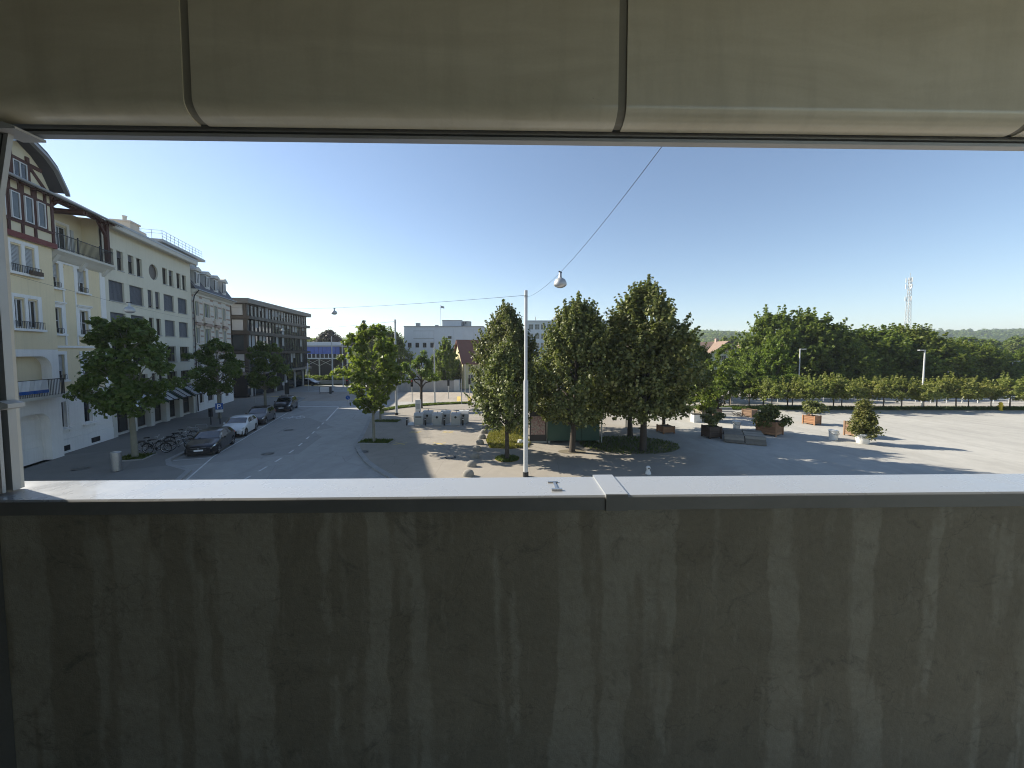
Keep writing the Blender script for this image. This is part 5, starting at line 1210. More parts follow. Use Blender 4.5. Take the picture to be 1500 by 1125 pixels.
# ---- grass in the pits and strips
def blades(name, label, poly, n, h, mat, seed=1, w=.02, z=0.02):
    rng = np.random.default_rng(seed); P = np.array(poly); lo, hi = P.min(0), P.max(0); pts = np.empty((0, 2))
    while len(pts) < n:
        q = lo + (hi - lo) * rng.random((n, 2)); ins = np.zeros(len(q), bool); j = len(P) - 1
        for i in range(len(P)):
            c = ((P[i, 1] > q[:, 1]) != (P[j, 1] > q[:, 1])) & (q[:, 0] < (P[j, 0] - P[i, 0]) * (q[:, 1] - P[i, 1]) / (P[j, 1] - P[i, 1] + 1e-12) + P[i, 0]); ins ^= c; j = i
        pts = np.vstack([pts, q[ins]])
    pts = pts[:n]; a = rng.random(n) * 6.283; hh = h * (.4 + .9 * rng.random(n)); lean = rng.normal(size=(n, 2)) * h * .45
    b = np.stack([np.cos(a), np.sin(a)], 1) * w * (1 + rng.random(n))[:, None]; V = np.zeros((n, 3, 3)); V[:, 0, :2] = pts - b; V[:, 1, :2] = pts + b; V[:, 2, :2] = pts + lean; V[:, :2, 2] = z; V[:, 2, 2] = z + hh
    o = put(name, fastmesh(name, V.reshape(-1, 3), np.arange(n * 3).reshape(-1, 3), M[mat])); return tag(o, label, 'grass', kind='stuff')
M['turf'] = groundmat('turf_soil', (.075, .095, .025), (.12, .13, .04), .12, .8, .5)
M['dryturf'] = groundmat('dry_turf', (.26, .20, .055), (.36, .28, .09), .12, .8, .5)
strip = [(-15.3, 44.6), (-14.2, 46.6), (-12.3, 48.4), (-9.4, 49.6), (-5.6, 50.4), (-5.4, 49.6), (-9.0, 48.4), (-11.9, 46.9), (-13.6, 45.2), (-14.9, 43.2)]
sheet('lawn', strip, .05, M['turf'], -.02); blades('grass', 'green grass on the curved strip along the crossing kerb', strip, 9000, .16, 'grass', 1, .03, .05)
def pit(cx, cy, a, b, rz, lab, n, mat='grass', tm='turf'):
    ca, sa = math.cos(rz), math.sin(rz); P = [(cx + x * ca - y * sa, cy + x * sa + y * ca) for x, y in ((-a, -b), (a, -b), (a, b), (-a, b))]
    sheet('tree_pit', P, .006, M[tm]); blades('grass', lab, P, n, .14, mat, int(abs(cx * 10)) + 1)
    mb = MB()
    for i in range(4): p, q = P[i], P[(i + 1) % 4]; mb.bar((*p, .03), (*q, .03), .09, .08)
    tag(mb.build('pit_edging', M['kerb']), 'low granite edging round a square planted tree pit', 'edging', 'edgings of the square tree pits')
pit(-10.3, 28.2, 1.15, .62, R(-4), 'patchy grass in the pit of the young plane tree by the curve', 1800)
pit(-12.3, 36.6, 1.25, .6, R(-4), 'patchy grass in the pit of the young plane tree by the slimmer pole', 1500)
pit(-24.3, 23.9, .75, .75, R(18), 'thin weeds around the trunk of the broad plane tree', 900)
circ = lambda cx, cy, r, n=24, ky=1.0: [(cx + r * math.cos(2 * math.pi * k / n), cy + r * ky * math.sin(2 * math.pi * k / n)) for k in range(n)]
sheet('tree_pit', circ(-.31, 23.68, .78), .006, M['dryturf']); blades('grass', 'yellowish grass in the round pit of the small linden', circ(-.31, 23.68, .76), 1800, .10, 'grass', 5)
dry = [(-1.6, 26.4), (-.2, 26.1), (1.2, 26.6), (1.4, 28.2), (1.0, 30.2), (.9, 33.5), (-1.2, 33.8), (-1.9, 31.5), (-2.0, 28.6)]
sheet('dry_lawn', dry, .006, M['dryturf']); blades('grass', 'dry yellow grass between the concrete humps and the poster case', dry, 9000, .16, 'drygrass', 6)
under = circ(8.6, 27.4, 3.6, 24, .75)
sheet('earth_patch', under, .008, M['ballast']); blades('grass', 'sparse shaded grass around the linden trunks', under, 2600, .14, 'grass', 7); 
sheet('earth_patch', circ(4.1, 25.4, .95, 20, .6), .010, M['ballast'])
blades('grass', 'green undergrowth below the row of young trees along the parking area', [(14.5, 44.0), (91, 43.4), (91, 44.5), (14.5, 45.8)], 24000, .28, 'grass', 9, .05, .06)

# ---- planters on the pale parking area
def shrub(seed, R_, H_, n, per, size, crad, mat, stem=0.0, shape='round', trunk_r=.04):
    rng = np.random.default_rng(seed); cs = []; rd = []
    for i in range(n):
        u = rng.random(); a = rng.random() * 6.283
        w = {'round': math.sqrt(max(0, 1 - (2 * u - 1) ** 2)), 'cone': (1 - u) ** .6 * (.6 + .4 * min(1, u * 6)), 'droop': 1.15 - .8 * u}[shape]
        r_ = R_ * w * math.sqrt(rng.random()) * (1 + .2 * math.sin(3 * a + seed)); cs.append((r_ * math.cos(a), r_ * math.sin(a), stem + H_ * u)); rd.append(crad * (.6 + .8 * rng.random()))
    V, F = leaves(rng, cs, rd, per, size, .5, .35, .85, (0, 0, stem + H_ * .3)); tb = MB(); tb.tube([(0, 0, -.1), (.02, 0, stem * .5 + .1), (.0, .02, stem + H_ * .6)], [trunk_r, trunk_r * .8, trunk_r * .3], 6, False)
    for k in range(min(8, n)): limb(tb, (0, 0, max(.05, stem * .8)), cs[k], trunk_r * .5, .006, rng, 3, .1, 4)
    return tb, fastmesh('foliage', V, F, M[mat])
def planter_box(label, x, y, s, h, rz, wm, group='wooden planter boxes on the parking area'):
    t = thing('planter_box', label, 'planter', (x, y, 0), rz, group); a = s / 2; n = 5; g = h - .12
    for sx, sy in ((-1, -1), (1, -1), (1, 1), (-1, 1)): MB().box(sx * a - .05, sx * a + .05, sy * a - .05, sy * a + .05, 0, h).build('corner_post', M[wm], t)
    for k in range(n):
        z0 = .10 + g * k / n; z1 = .10 + g * (k + 1) / n - .014
        for sy in (-1, 1): MB().box(-a + .052, a - .052, sy * (a - .012) - .018, sy * (a - .012) + .018, z0, z1).build('plank', M[wm], t)
        for sx in (-1, 1): MB().box(sx * (a - .012) - .018, sx * (a - .012) + .018, -a + .052, a - .052, z0, z1).build('plank', M[wm], t)
    MB().box(-a + .03, a - .03, -a + .03, a - .03, .12, h - .10).build('soil', M['soil'], t); return t
def plant_in(name, label, x, y, z, sh, rz=0.0, group=None, cat='plant'):
    t = thing(name, label, cat, (x, y, z), rz, group); sh[0].build('stem', M['bark'], t, smooth=True); put('foliage', sh[1], t); return t
planter_box('dark weathered square planter box with a leafy shrub, at the edge of the linden shade', 15.96, 29.75, .98, .95, R(8), 'wooddark')
plant_in('planter_shrub', 'dark leafy shrub with layered branches in the dark planter box', 15.96, 29.75, .85, shrub(71, .75, 1.0, 26, 60, .15, .26, 'linden', .3))
planter_box('large orange brown planter box turned cornerwise beside the wooden deck', 21.4, 30.9, 1.42, 1.18, R(36), 'woodorange')
plant_in('planter_shrub', 'wide drooping olive green shrub in the large orange brown planter box', 21.4, 30.9, 1.05, shrub(72, 1.15, 1.35, 70, 60, .15, .34, 'oliveleaf', -.15, 'droop'))
planter_box('small orange brown planter box with a low spreading tree, alone on open ground', 28.4, 35.3, .98, .86, R(24), 'woodorange')
plant_in('planter_shrub', 'low spreading tree in the small lone planter box', 28.4, 35.3, .75, shrub(73, 1.0, .9, 30, 60, .15, .3, 'linden', .45))
planter_box('grey brown planter box hidden behind the white flower pot', 28.05, 30.1, 1.25, 1.2, R(14), 'wood')
t = thing('flower_pot', 'white round flower pot in front of a planter box', 'pot', (26.2, 27.75, 0)); MB().lathe([(.34, 0), (.36, .02), (.47, .62), (.53, .63), (.54, .76), (.49, .77), (.47, .68)], n=28).build('pot', M['pot'], t, smooth=True); MB().lathe([(.0, .66), (.46, .66), (.46, .68), (0, .68)], n=20).build('soil', M['soil'], t)
plant_in('pot_shrub', 'tall dense conical shrub growing in the white flower pot', 26.2, 27.75, .62, shrub(74, .92, 2.55, 120, 70, .12, .30, 'oliveleaf', 0, 'cone'))
def bucket(label, x, y, s):
    t = thing('bucket', label, 'bucket', (x, y, 0)); MB().lathe([(.25 * s, 0), (.27 * s, .02), (.31 * s, .70 * s), (.34 * s, .71 * s), (.34 * s, .77 * s), (.30 * s, .77 * s)], n=24).build('pail', M['pot'], t, smooth=True)
    MB().lathe([(0, .70 * s), (.30 * s, .70 * s), (.30 * s, .72 * s), (0, .72 * s)], n=20).build('filling', M['soil'], t); MB().tube([(.34 * s * math.cos(R(a)), -.34 * s * abs(math.sin(R(a))) * 1.02, .66 * s - .22 * s * math.sin(R(a))) for a in range(0, 181, 15)], .012, 5).build('handle', M['iron'], t)
bucket('white bucket with a wire handle standing alone on the sunny ground', 25.0, 28.9, 1.0); bucket('white bucket standing behind the wooden deck', 19.85, 32.9, .95)
# timber deck of two halves folded down at the front
t = thing('wooden_deck', 'weathered low timber deck in two halves with a sloping front', 'deck', (18.0, 28.95, 0), R(-27))
for hx in (-1.33, .03):
    for k in range(9): MB().box(hx, hx + 1.30, -1.15 + k * .30, -1.15 + k * .30 + .285, .50, .545).build('plank', M['woodgrey'], t)
    for k in range(3):
        y0, z0, y1, z1 = -1.17 - k * .20, .53 - k * .15, -1.17 - (k + 1) * .20 + .012, .53 - (k + 1) * .15 + .01
        MB().add([(hx, y0, z0), (hx + 1.3, y0, z0), (hx + 1.3, y1, z1), (hx, y1, z1), (hx, y0, z0 - .05), (hx + 1.3, y0, z0 - .05), (hx + 1.3, y1, z1 - .05), (hx, y1, z1 - .05)], [(0, 3, 2, 1), (4, 5, 6, 7), (0, 1, 5, 4), (1, 2, 6, 5), (2, 3, 7, 6), (3, 0, 4, 7)]).build('plank', M['woodgrey'], t)
for x in (-1.3, 0, 1.25):
    for y in (-1.1, 1.4): MB().box(x - .04, x + .06, y, y + .1, 0, .497).build('leg', M['wooddark'], t)
MB().box(-1.33, 1.33, 1.5, 1.53, .1, .48).build('back_board', M['woodgrey'], t)
planter_box('reddish planter box in the shade behind the tallest linden', 13.05, 31.6, .98, .62, R(10), 'woodorange')
planter_box('tall pale plank planter box among the shrubs beyond the dark planter', 19.0, 37.1, 1.1, 1.15, R(12), 'woodgrey')
plant_in('planter_shrub', 'bushy green tree growing in the tall pale plank planter', 19.0, 37.1, 1.0, shrub(75, 1.6, 2.3, 80, 60, .19, .42, 'forestleaf', .2))
planter_box('small brown planter box behind the tall pale plank planter', 21.3, 39.3, .95, .95, R(8), 'wood')
plant_in('planter_shrub', 'reddish leaved shrub in the small brown planter box', 21.3, 39.3, .85, shrub(76, .9, 1.2, 26, 60, .15, .32, 'copperleaf', .15))
planter_box('brown planter box with a bare top beside the pale folded boards', 25.1, 39.4, .95, .82, R(28), 'wood')
t = thing('board_stack', 'pale boards leaning in a low wedge on the far parking area', 'boards', (23.2, 40.6, 0), R(4))
for k in range(5): MB().box(-.95, .95, -.35 + k * .15, -.35 + k * .15 + .13, .02 + k * .15, .07 + k * .17).build('board', M['concrete'], t)
t = thing('white_crate', 'low white crate with a dark lid near the pale plank planter', 'crate', (18.0, 36.4, 0), R(5)); MB().box(-.4, .4, -.3, .3, 0, .75).build('body', M['pot'], t); MB().box(-.42, .42, -.32, .32, .752, .80).build('lid', M['iron'], t)
t = thing('cut_branches', 'heap of dry cut branches beside the brown planter box', 'branches', (24.1, 39.7, 0)); rng = np.random.default_rng(5)
for k in range(14): a = rng.random() * 3.1; MB().tube([(rng.normal() * .3, rng.normal() * .15, .05), (rng.normal() * .4, rng.normal() * .2, .2 + rng.random() * .3), (math.cos(a) * .8, math.sin(a) * .3, .1 + rng.random() * .5)], [.03, .02, .008], 5).build('branch', M['bark'], t)
# yellow hydrant at the far edge
t = thing('hydrant', 'yellow hydrant at the far edge of the parking area', 'hydrant', (57.1, 43.6, 0)); MB().lathe([(.2, 0), (.2, .08), (.14, .1), (.14, .7), (.19, .72), (.19, .8), (.12, .95), (0, 1.0)], n=14).build('barrel', M['hydrant'], t, smooth=True); MB().tube([(-.3, 0, .55), (.3, 0, .55)], .08, 8).build('outlet', M['hydrant'], t)

# ---- rows of young trees along the parking area
uprof = lambda u: oval(u, .7, .45, .3)
sk_ = [TreeKind('saplingleaf', 'bark', seed=81 + i, H=2.7, Rr=1.75, base=1.25, tr=.05, nclump=44, per=60, lsize=.17, crad=.46, lumps=.5, fill=.2, limbs=14, spires=30, prof=uprof, squash=.65) for i in range(3)]
G_ = 'young trees in a row along the parking area'
random.seed(3); xs = [30.8, 33.5, 35.4, 38.1, 39.6, 42.2, 44.3, 46.0, 48.9, 50.6, 53.2, 54.8, 57.6, 59.0]
for i, x in enumerate(xs): sk_[i % 3].place('young_tree', 'low young tree with a flat pale green crown in the row edging the parking area', x, 44.5 + random.uniform(-.5, .5), .05, random.uniform(.9, 1.3), random.uniform(0, 6), G_)
dk_ = TreeKind('forestleaf', 'bark', seed=91, H=3.3, Rr=1.7, base=1.1, tr=.06, nclump=60, per=60, lsize=.18, crad=.42, lumps=.3, fill=.25, limbs=14, prof=uprof)
for i, x in enumerate((25.6, 27.6, 29.6, 31.9, 34.4)): dk_.place('young_tree', 'darker young tree in the short row behind the planters', x, 46.6 + (i % 2) * .8, .05, .95 + .06 * i, i * 1.3, 'darker young trees behind the planters')
t = TreeKind('brightleaf', 'bark', seed=95, H=7.6, Rr=2.0, base=2.6, tr=.08, nclump=80, per=50, lsize=.2, crad=.45, lumps=.3, fill=.25, limbs=24).place('staked_tree', 'slender staked tree with airy bright crown behind the brown planter', 27.6, 48.5, .05)
t2 = thing('tree_stakes', 'wooden stakes with cross bars around the slender tree', 'stakes', (27.6, 48.5, .05))
for x in (-.8, .8): MB().box(x - .04, x + .04, -.04, .04, 0, 2.4).build('stake', M['woodgrey'], t2)
for z0 in (1.9, 2.3): MB().box(-.76, .76, -.03, .03, z0, z0 + .07).build('cross_bar', M['woodgrey'], t2)
# ------------------------------------------------------------------ beyond the crossing
def bld(name, label, loc, rz=0.0, cat='building'): return thing(name, label, cat, loc, rz)
# concrete site wall of upright panels
t = bld('site_wall', 'pale concrete panel wall across the far side of the crossing', (-22.6, 65.6, -.1), R(1), 'wall'); pm = MB().box(.006, 1.02, 0, .16, 0, 1.95).mesh('panel', M['concrete'])
for k in range(12): put('panel', pm, t, (k * 1.03, random.uniform(-.012, .012), random.uniform(-.02, .02)))
MB().box(12.37, 13.3, -.02, 1.6, 0, 2.0).build('end_block', M['stone'], t)
# yellow gabled house
t = bld('gabled_house', 'small yellow gabled house with a steep brown red roof behind the lindens', (-9.1, 69.8, 0), R(22), 'house')
MB().wall(0, 11, 0, 5.0, 0, [(1.0, 1.9, 1.0, 2.6), (3.2, 4.1, 1.0, 2.6), (6.0, 6.9, 1.0, 2.6), (1.0, 1.9, 3.2, 4.5), (6.0, 6.9, 3.2, 4.5)], .15).box(0, 11, .5, 7.5, 0, 4.99).build('wall', M['paleyellow'], t)
MB().prism([(0, 0), (7.5, 0), (7.5, 5.0), (3.75, 8.9), (0, 5.0)], -.02, .3, 'x').build('gable', M['paleyellow'], t)
for (a, b, c, d) in [(1.0, 1.9, 1.0, 2.6), (3.2, 4.1, 1.0, 2.6), (6.0, 6.9, 1.0, 2.6), (1.0, 1.9, 3.2, 4.5), (6.0, 6.9, 3.2, 4.5)]: window(t, a, b, c, d, .08, 'framewhite', 2, 2)
for y in (1.2, 3.4, 5.6): MB().box(-.06, -.021, y, y + .8, 1.0, 2.6).build('gable_window', M['glass'], t)
for y in (2.2, 4.6): MB().box(-.06, -.021, y, y + .7, 4.0, 5.2).build('gable_window', M['framewhite'], t)
MB().prism([(-.6, 4.55), (-.6, 4.72), (3.75, 9.25), (8.1, 4.72), (8.1, 4.55), (3.75, 9.05)], -.4, 11.4, 'x').build('roof', M['tile_red'], t)
MB().box(6, 6.8, 3.0, 3.8, 8.4, 9.9).build('chimney', M['redstone'], t)
# white panel-clad block with flag and roof plant
t = bld('panel_block', 'white panel clad block with a flag and plant rooms on its flat roof', (-27.2, 95, 0))
MB().box(.01, 19.9, .12, 14, 0, 13.2).build('core', M['officewhite'], t)
pws = 20.0 / 8; wn = {(0, 2): 1, (1, 2): 1, (2, 2): 1}
rows = [(0, 2.2), (2.2, 4.4), (4.4, 6.6), (6.6, 9.5), (9.5, 12.6)]
for i in range(8):
    for j, (z0, z1) in enumerate(rows): MB().box(i * pws + .012, (i + 1) * pws - .012, 0, .119, z0 + .012, z1 - .012).build('cladding_panel', M['officewhite'], t)
for x in (.95, 2.85, 4.7, 6.6): window(t, x, x + .9, 8.0, 9.2, -.05, 'officedark' if False else 'framebrown', 2, 1, 'glass')
MB().box(8.55, 9.2, -.05, -.003, 8.98, 9.25).build('vent', M['black'], t); window(t, 11.1, 11.95, 10.2, 10.85, -.05, 'framebrown', 1, 1, 'glass')
MB().box(2.4, 7.4, -.06, -.003, 10.3, 12.1).build('blank_sign', M['officewhite'], t); MB().box(2.3, 7.5, -.04, -.004, 10.15, 10.29).box(2.3, 7.5, -.04, -.004, 12.11, 12.22).build('sign_border', M['zinc'], t)
MB().box(-.05, 20.05, -.08, 14.1, 13.2, 13.4).build('roof_edge', M['zinc'], t)
MB().box(9.2, 14.1, 2.5, 7, 13.4, 15.0).build('plant_room', M['officewhite'], t); MB().box(9.1, 14.2, 2.4, 7.1, 15.0, 15.12).build('plant_room_roof', M['zinc'], t)
MB().lathe([(1.15, 13.4), (1.15, 14.85), (.9, 14.9)], (15.4, 4, 0), 20).build('cooling_tower', M['zinc'], t, smooth=True); MB().lathe([(0, 2.83), (.2, 2.83), (.2, 2.9)], (15.2, 0, 14.4), 10, 'y').build('fan_opening', M['black'], t)
MB().box(2.2, 3.2, 3, 4, 13.4, 14.4).build('vent_box', M['zinc'], t); MB().box(7.2, 8.0, 3, 4, 13.4, 13.9).build('vent_box', M['zinc'], t)
f = thing('flag', 'pale flag on a thin white pole above the white panel block', 'flag', (-18.3, 97, 13.4)); MB().tube([(0, 0, 0), (0, 0, 5.5)], .05, 6).build('pole', M['framewhite'], f)
fl = MB(); n = 8
for i in range(n + 1): x = i * .11; y = .06 * math.sin(i * 1.1); fl.v += [(x + .05, y, 5.35 - .03 * i), (x + .05, y, 4.75 - .02 * i)]
fl.f = [(2 * i, 2 * i + 1, 2 * i + 3, 2 * i + 2) for i in range(n)]; fl.build('cloth', M['shutter'], f)
# long white office behind the lindens
t = bld('white_office', 'long white office building showing between the linden crowns', (4.5, 120, 0)); wo_ = []
for r_ in range(5):
    for i in range(14): wo_.append((.8 + i * 1.95, 2.3 + i * 1.95, 2.2 + r_ * 2.95, 3.9 + r_ * 2.95))
MB().wall(0, 28.2, 0, 16.5, 0, wo_, .2).box(.01, 28.19, .4, 14, 0, 16.5).build('wall', M['officewhite'], t)
for o in wo_:
    if o[2] > 7: window(t, *o, .1, 'framewhite', 2, 2, 'glass2')
    else: MB().box(o[0], o[1], .12, .16, o[2], o[3]).build('window', M['glass2'], t)
MB().box(-.2, 28.4, -.3, 14, 16.52, 16.9).build('roof_edge', M['officewhite'], t)
MB().lathe([(.12, 16.9), (.12, 18.4), (.0, 18.5)], (3.2, 4, 0), 8).build('roof_mast', M['galv'], t); MB().box(9, 11, 3, 5, 16.9, 18.1).build('vent_box', M['zinc'], t)
# station with blue glazed gallery
t = bld('station_building', 'low station building with a blue glazed gallery over a dark undercroft', (-56, 100, 0))
MB().box(0, 11, 4, 10, 0, 5.0).build('undercroft', M['dark'], t); MB().box(-.5, 26, -.5, 8, 5.0, 5.3).build('deck', M['officewhite'], t)
for i in range(9): MB().box(.1 + i * 1.12, 1.14 + i * 1.12, 0, .08, 6.35, 8.3).build('blue_pane', M['bluegl'], t); MB().box(.3 + i * 1.12, .5 + i * 1.12, .05, .2, 5.3, 6.35).build('gallery_post', M['framewhite'], t)
MB().box(0, 10.3, .3, 6, 5.32, 8.2).build('gallery_core', M['iron'], t); MB().box(-.2, 10.6, -.3, 6.5, 8.31, 8.6).build('gallery_roof', M['zinc'], t)
MB().box(0, 7.5, 1.5, 7, 8.62, 9.6).build('upper_storey', M['officewhite'], t)
for x in (1, 4.5, 8, 12, 16, 20): MB().box(x, x + .25, 0, .25, 0, 5.0).build('column', M['galv'], t)
for x in (1, 4.5): MB().bar((x, .3, 4.9), (x + 3.5, .3, 3.2), .1).bar((x + 3.5, .3, 4.9), (x, .3, 3.2), .1).build('cross_brace', M['galv'], t)
MB().prism([(14.4, 5.3), (18.0, 5.3), (18.0, 9.2), (17.4, 9.8), (14.4, 9.8)], .5, 4, 'y').build('lift_tower', M['zinc'], t); MB().box(14.8, 17.5, .42, .49, 7.0, 9.2).build('lift_glass', M['glass2'], t)
MB().box(11.5, 25, 1.5, 6, 5.32, 7.6).build('bridge_wall', M['officewhite'], t); MB().box(12, 22, 5, 9, 0, 5.0).build('rear_wall', M['shutter'], t)
for i in range(3): MB().box(12.2 + i * .75, 12.8 + i * .75, -.56, -.51, 3.9, 4.9).build('station_sign', M['signwhite'], t)
# tile-roofed house behind the station and planting bed in front of it
t = bld('villa', 'villa with a dark hipped roof behind the station', (-48, 118, 0), 0, 'house'); MB().box(0, 12, 0, 8, 0, 8.5).build('wall', M['stoneband'], t)
MB().add([(-.7, -.7, 8.5), (12.7, -.7, 8.5), (12.7, 8.7, 8.5), (-.7, 8.7, 8.5), (3.5, 4, 12.6), (8.5, 4, 12.6)], [(0, 1, 5, 4), (2, 3, 4, 5), (1, 2, 5), (3, 0, 4), (3, 2, 1, 0)]).build('roof', M['tile_pale'], t)
for i in range(4): MB().box(1 + i * 2.8, 2.1 + i * 2.8, -.05, -.003, 5.6, 7.4).build('window', M['glass'], t)
t = thing('planting_bed', 'low walled planting bed in front of the station', 'planter', (-47, 82, -.1)); MB().box(0, 17, 0, 2.5, 0, .8).build('wall', M['concrete'], t); MB().box(.2, 16.8, .2, 2.3, .802, .85).build('soil', M['soil'], t)
rng = np.random.default_rng(17); cs = [(rng.uniform(.4, 16.6), rng.uniform(.3, 2.2), .9 + .7 * rng.random()) for _ in range(90)]
V, F = leaves(rng, cs, [.45] * 90, 50, .26); put('foliage', fastmesh('foliage', V, F, M['forestleaf']), t)
# houses among the trees
def gable_house(name, label, x, y, w, dpt, eave, ridge, wall, roof, rz=0.0, wing=0):
    t = bld(name, label, (x, y, 0), rz, 'house'); o = []
    for z0 in (eave - 4.6, eave - 2.0):
        for i in (-1, 1): o.append((i * w * .16 - .55, i * w * .16 + .55, z0, z0 + 1.3))
    MB().wall(-w / 2, w / 2, 0, eave, 0, o, .15).prism([(-w / 2, eave + .001), (w / 2, eave + .001), (0, ridge)], .0, .2, 'y').box(-w / 2, w / 2, .4, dpt, 0, eave).build('wall', M[wall], t)
    for q in o:
        window(t, *q, .08, 'framewhite', 2, 1)
        for sx in (q[0] - .5, q[1] + .02): MB().box(sx, sx + .46, -.05, -.003, q[2], q[3]).build('shutter', M['iron'], t)
    MB().box(-1.3, 1.3, -.06, -.002, eave + .75, eave + 1.75).build('gable_window', M['glass'], t)
    for sx in (-1.85, 1.35): MB().box(sx, sx + .5, -.08, -.061, eave + .7, eave + 1.8).build('shutter', M['iron'], t)
    k = .5; e = .28
    MB().prism([(-w / 2 - k, eave - .35), (0, ridge + .12), (w / 2 + k, eave - .35), (w / 2 + k, eave - .35 + e), (0, ridge + .12 + e), (-w / 2 - k, eave - .35 + e)], -.6, dpt, 'y').build('roof', M[roof], t)
    MB().box(-.4, .4, dpt * .5, dpt * .5 + .9, ridge - .5, ridge + 1.3).build('chimney', M['redstone'], t)
    if wing:
        MB().box(-w / 2 - wing, -w / 2 + .01, 2.5, dpt, 0, eave - .2).build('wing_wall', M[wall], t)
        MB().prism([(1.9, eave - .5), (2.5 + (dpt - 2.5) / 2, ridge), (dpt + .6, eave - .5), (dpt + .6, eave - .25), (2.5 + (dpt - 2.5) / 2, ridge + .26), (1.9, eave - .25)], -w / 2 - wing - .5, 0, 'x').build('wing_roof', M[roof], t)
        for i in range(3): window(t, -w / 2 - wing + .8 + i * wing / 3, -w / 2 - wing + 1.8 + i * wing / 3, eave - 2.2, eave - .8, 2.42, 'framewhite', 2, 1)
        MB().box(-w / 2 - wing * .55, -w / 2 - wing * .55 + .8, dpt * .55, dpt * .55 + .8, ridge - .6, ridge + 1.1).build('chimney', M['redstone'], t)
    return t
gable_house('gabled_house', 'cream gabled house with shutters and a long weathered tile roof among trees', 63.0, 110, 9.6, 11, 6.5, 9.7, 'housecream', 'tile_pale', 0, 9.5)
gable_house('gabled_house', 'pink gabled house partly hidden beside the cream gabled house', 76.5, 122, 9.0, 9, 6.3, 8.7, 'pinkwall', 'tile_pale', R(-4))
gable_house('gabled_house', 'low tile roofed house rising behind the row of broadleaf trees', 78.5, 70, 8.0, 8, 4.4, 7.0, 'housecream', 'tile_red', R(20))
# glazed office far off to the side
t = bld('glazed_hall', 'long blue grey glazed hall beyond the trees with white roof boxes', (228, 182, 0)); MB().box(0, 60, 0, 20, 0, 9.4).build('core', M['zinc'], t)
for r_ in range(3):
    for i in range(15): MB().box(.1 + i * 4, 3.9 + i * 4, -.12, -.02, .6 + r_ * 3, 2.9 + r_ * 3).build('glass_panel', M['glass2'], t)
    MB().box(-.2, 60.2, -.3, 0, 3.0 + r_ * 3, 3.5 + r_ * 3).build('white_band', M['officewhite'], t)
for x, w in ((-12, 7), (4, 9), (20, 4)): MB().box(x, x + w, 60, 70, 0, 14.2).build('roof_box', M['signwhite'], t)
# lattice radio mast
t = thing('radio_mast', 'slim red and white lattice radio mast rising above the trees', 'mast', (262, 250, 0)); zt = 56
for k in range(8):
    z0, z1 = k * 7.0, (k + 1) * 7.0; w0, w1 = 1.6 - k * .15, 1.6 - (k + 1) * .15; m_ = MB()
    for sx, sy in ((-1, -1), (1, -1), (1, 1), (-1, 1)): m_.bar((sx * w0, sy * w0, z0), (sx * w1, sy * w1, z1), .22)
    for j in range(3):
        a, b = z0 + j * 2.33, z0 + (j + 1) * 2.33; wa, wb_ = w0 + (w1 - w0) * j / 3, w0 + (w1 - w0) * (j + 1) / 3
        for s in (-1, 1): m_.bar((-wa, s * wa, a), (wb_, s * wb_, b), .12).bar((wa, s * wa, a), (-wb_, s * wb_, b), .12).bar((s * wa, -wa, a), (s * wb_, wb_, b), .12)
    m_.build('lattice_section', M['red' if k % 2 == 0 and False else 'galv'], t)
for z0 in (42, 50, 54):
    for a in range(3): an = a * 2.1 + .4; MB().box(1.7 * math.cos(an) - .18, 1.7 * math.cos(an) + .18, 1.7 * math.sin(an) - .15, 1.7 * math.sin(an) + .15, z0 - 1.3, z0 + 1.6).build('antenna_panel', M['signwhite'], t); MB().bar((0, 0, z0), (1.7 * math.cos(an), 1.7 * math.sin(an), z0), .15).build('antenna_arm', M['galv'], t)
MB().bar((0, 0, 56), (0, 0, 59), .18).build('spike', M['galv'], t)
# column lamps along the tracks
def col_lamp(label, x, y, h, arm, side=-1, dbl=False):
    t = thing('column_lamp', label, 'lamp', (x, y, 0)); MB().tube([(0, 0, 0), (0, 0, h)], [.11, .07], 8).build('column', M['paintgrey'], t, smooth=True)
    for s in ((side,) if not dbl else (-1, 1)):
        MB().box(min(0, s * arm), max(0, s * arm), -.14, .14, h, h + .1).build('lamp_head', M['galv'], t); MB().box(min(s * .2, s * arm * .95), max(s * .2, s * arm * .95), -.11, .11, h - .02, h - .002).build('lamp_lens', M['lampglass'], t)
    return t
col_lamp('pale column lamp standing in front of the row of young trees', 49.3, 44.9, 7.0, .75)
col_lamp('pale column lamp in front of the tall broadleaf tree', 40.6, 53, 7.2, .8, 1)
col_lamp('grey double column lamp among the broadleaf trees', 71.5, 61.5, 6.0, 1.0, 1, True)
col_lamp('far column lamp where the row of broadleaf trees ends', 88, 66, 5.2, 1.3, 1)
col_lamp('column lamp behind the grass strip and the pollarded plane tree', -10.45, 50.6, 8.1, .5)
col_lamp('slim column lamp beside the round pole near the station', -30.0, 66.5, 8.6, .6)
# low fence along the platform edge
t = thing('platform_fence', 'low pale fence with thin posts along the platform beyond the young trees', 'fence', (30, 50.8, .05), R(-2))
for k in range(30): MB().box(k * 2, k * 2 + .07, 0, .07, 0, .95).build('fence_post', M['paintgrey'], t)
for z0 in (.45, .88): MB().box(0, 58, .015, .055, z0, z0 + .06).build('rail', M['framewhite'], t)

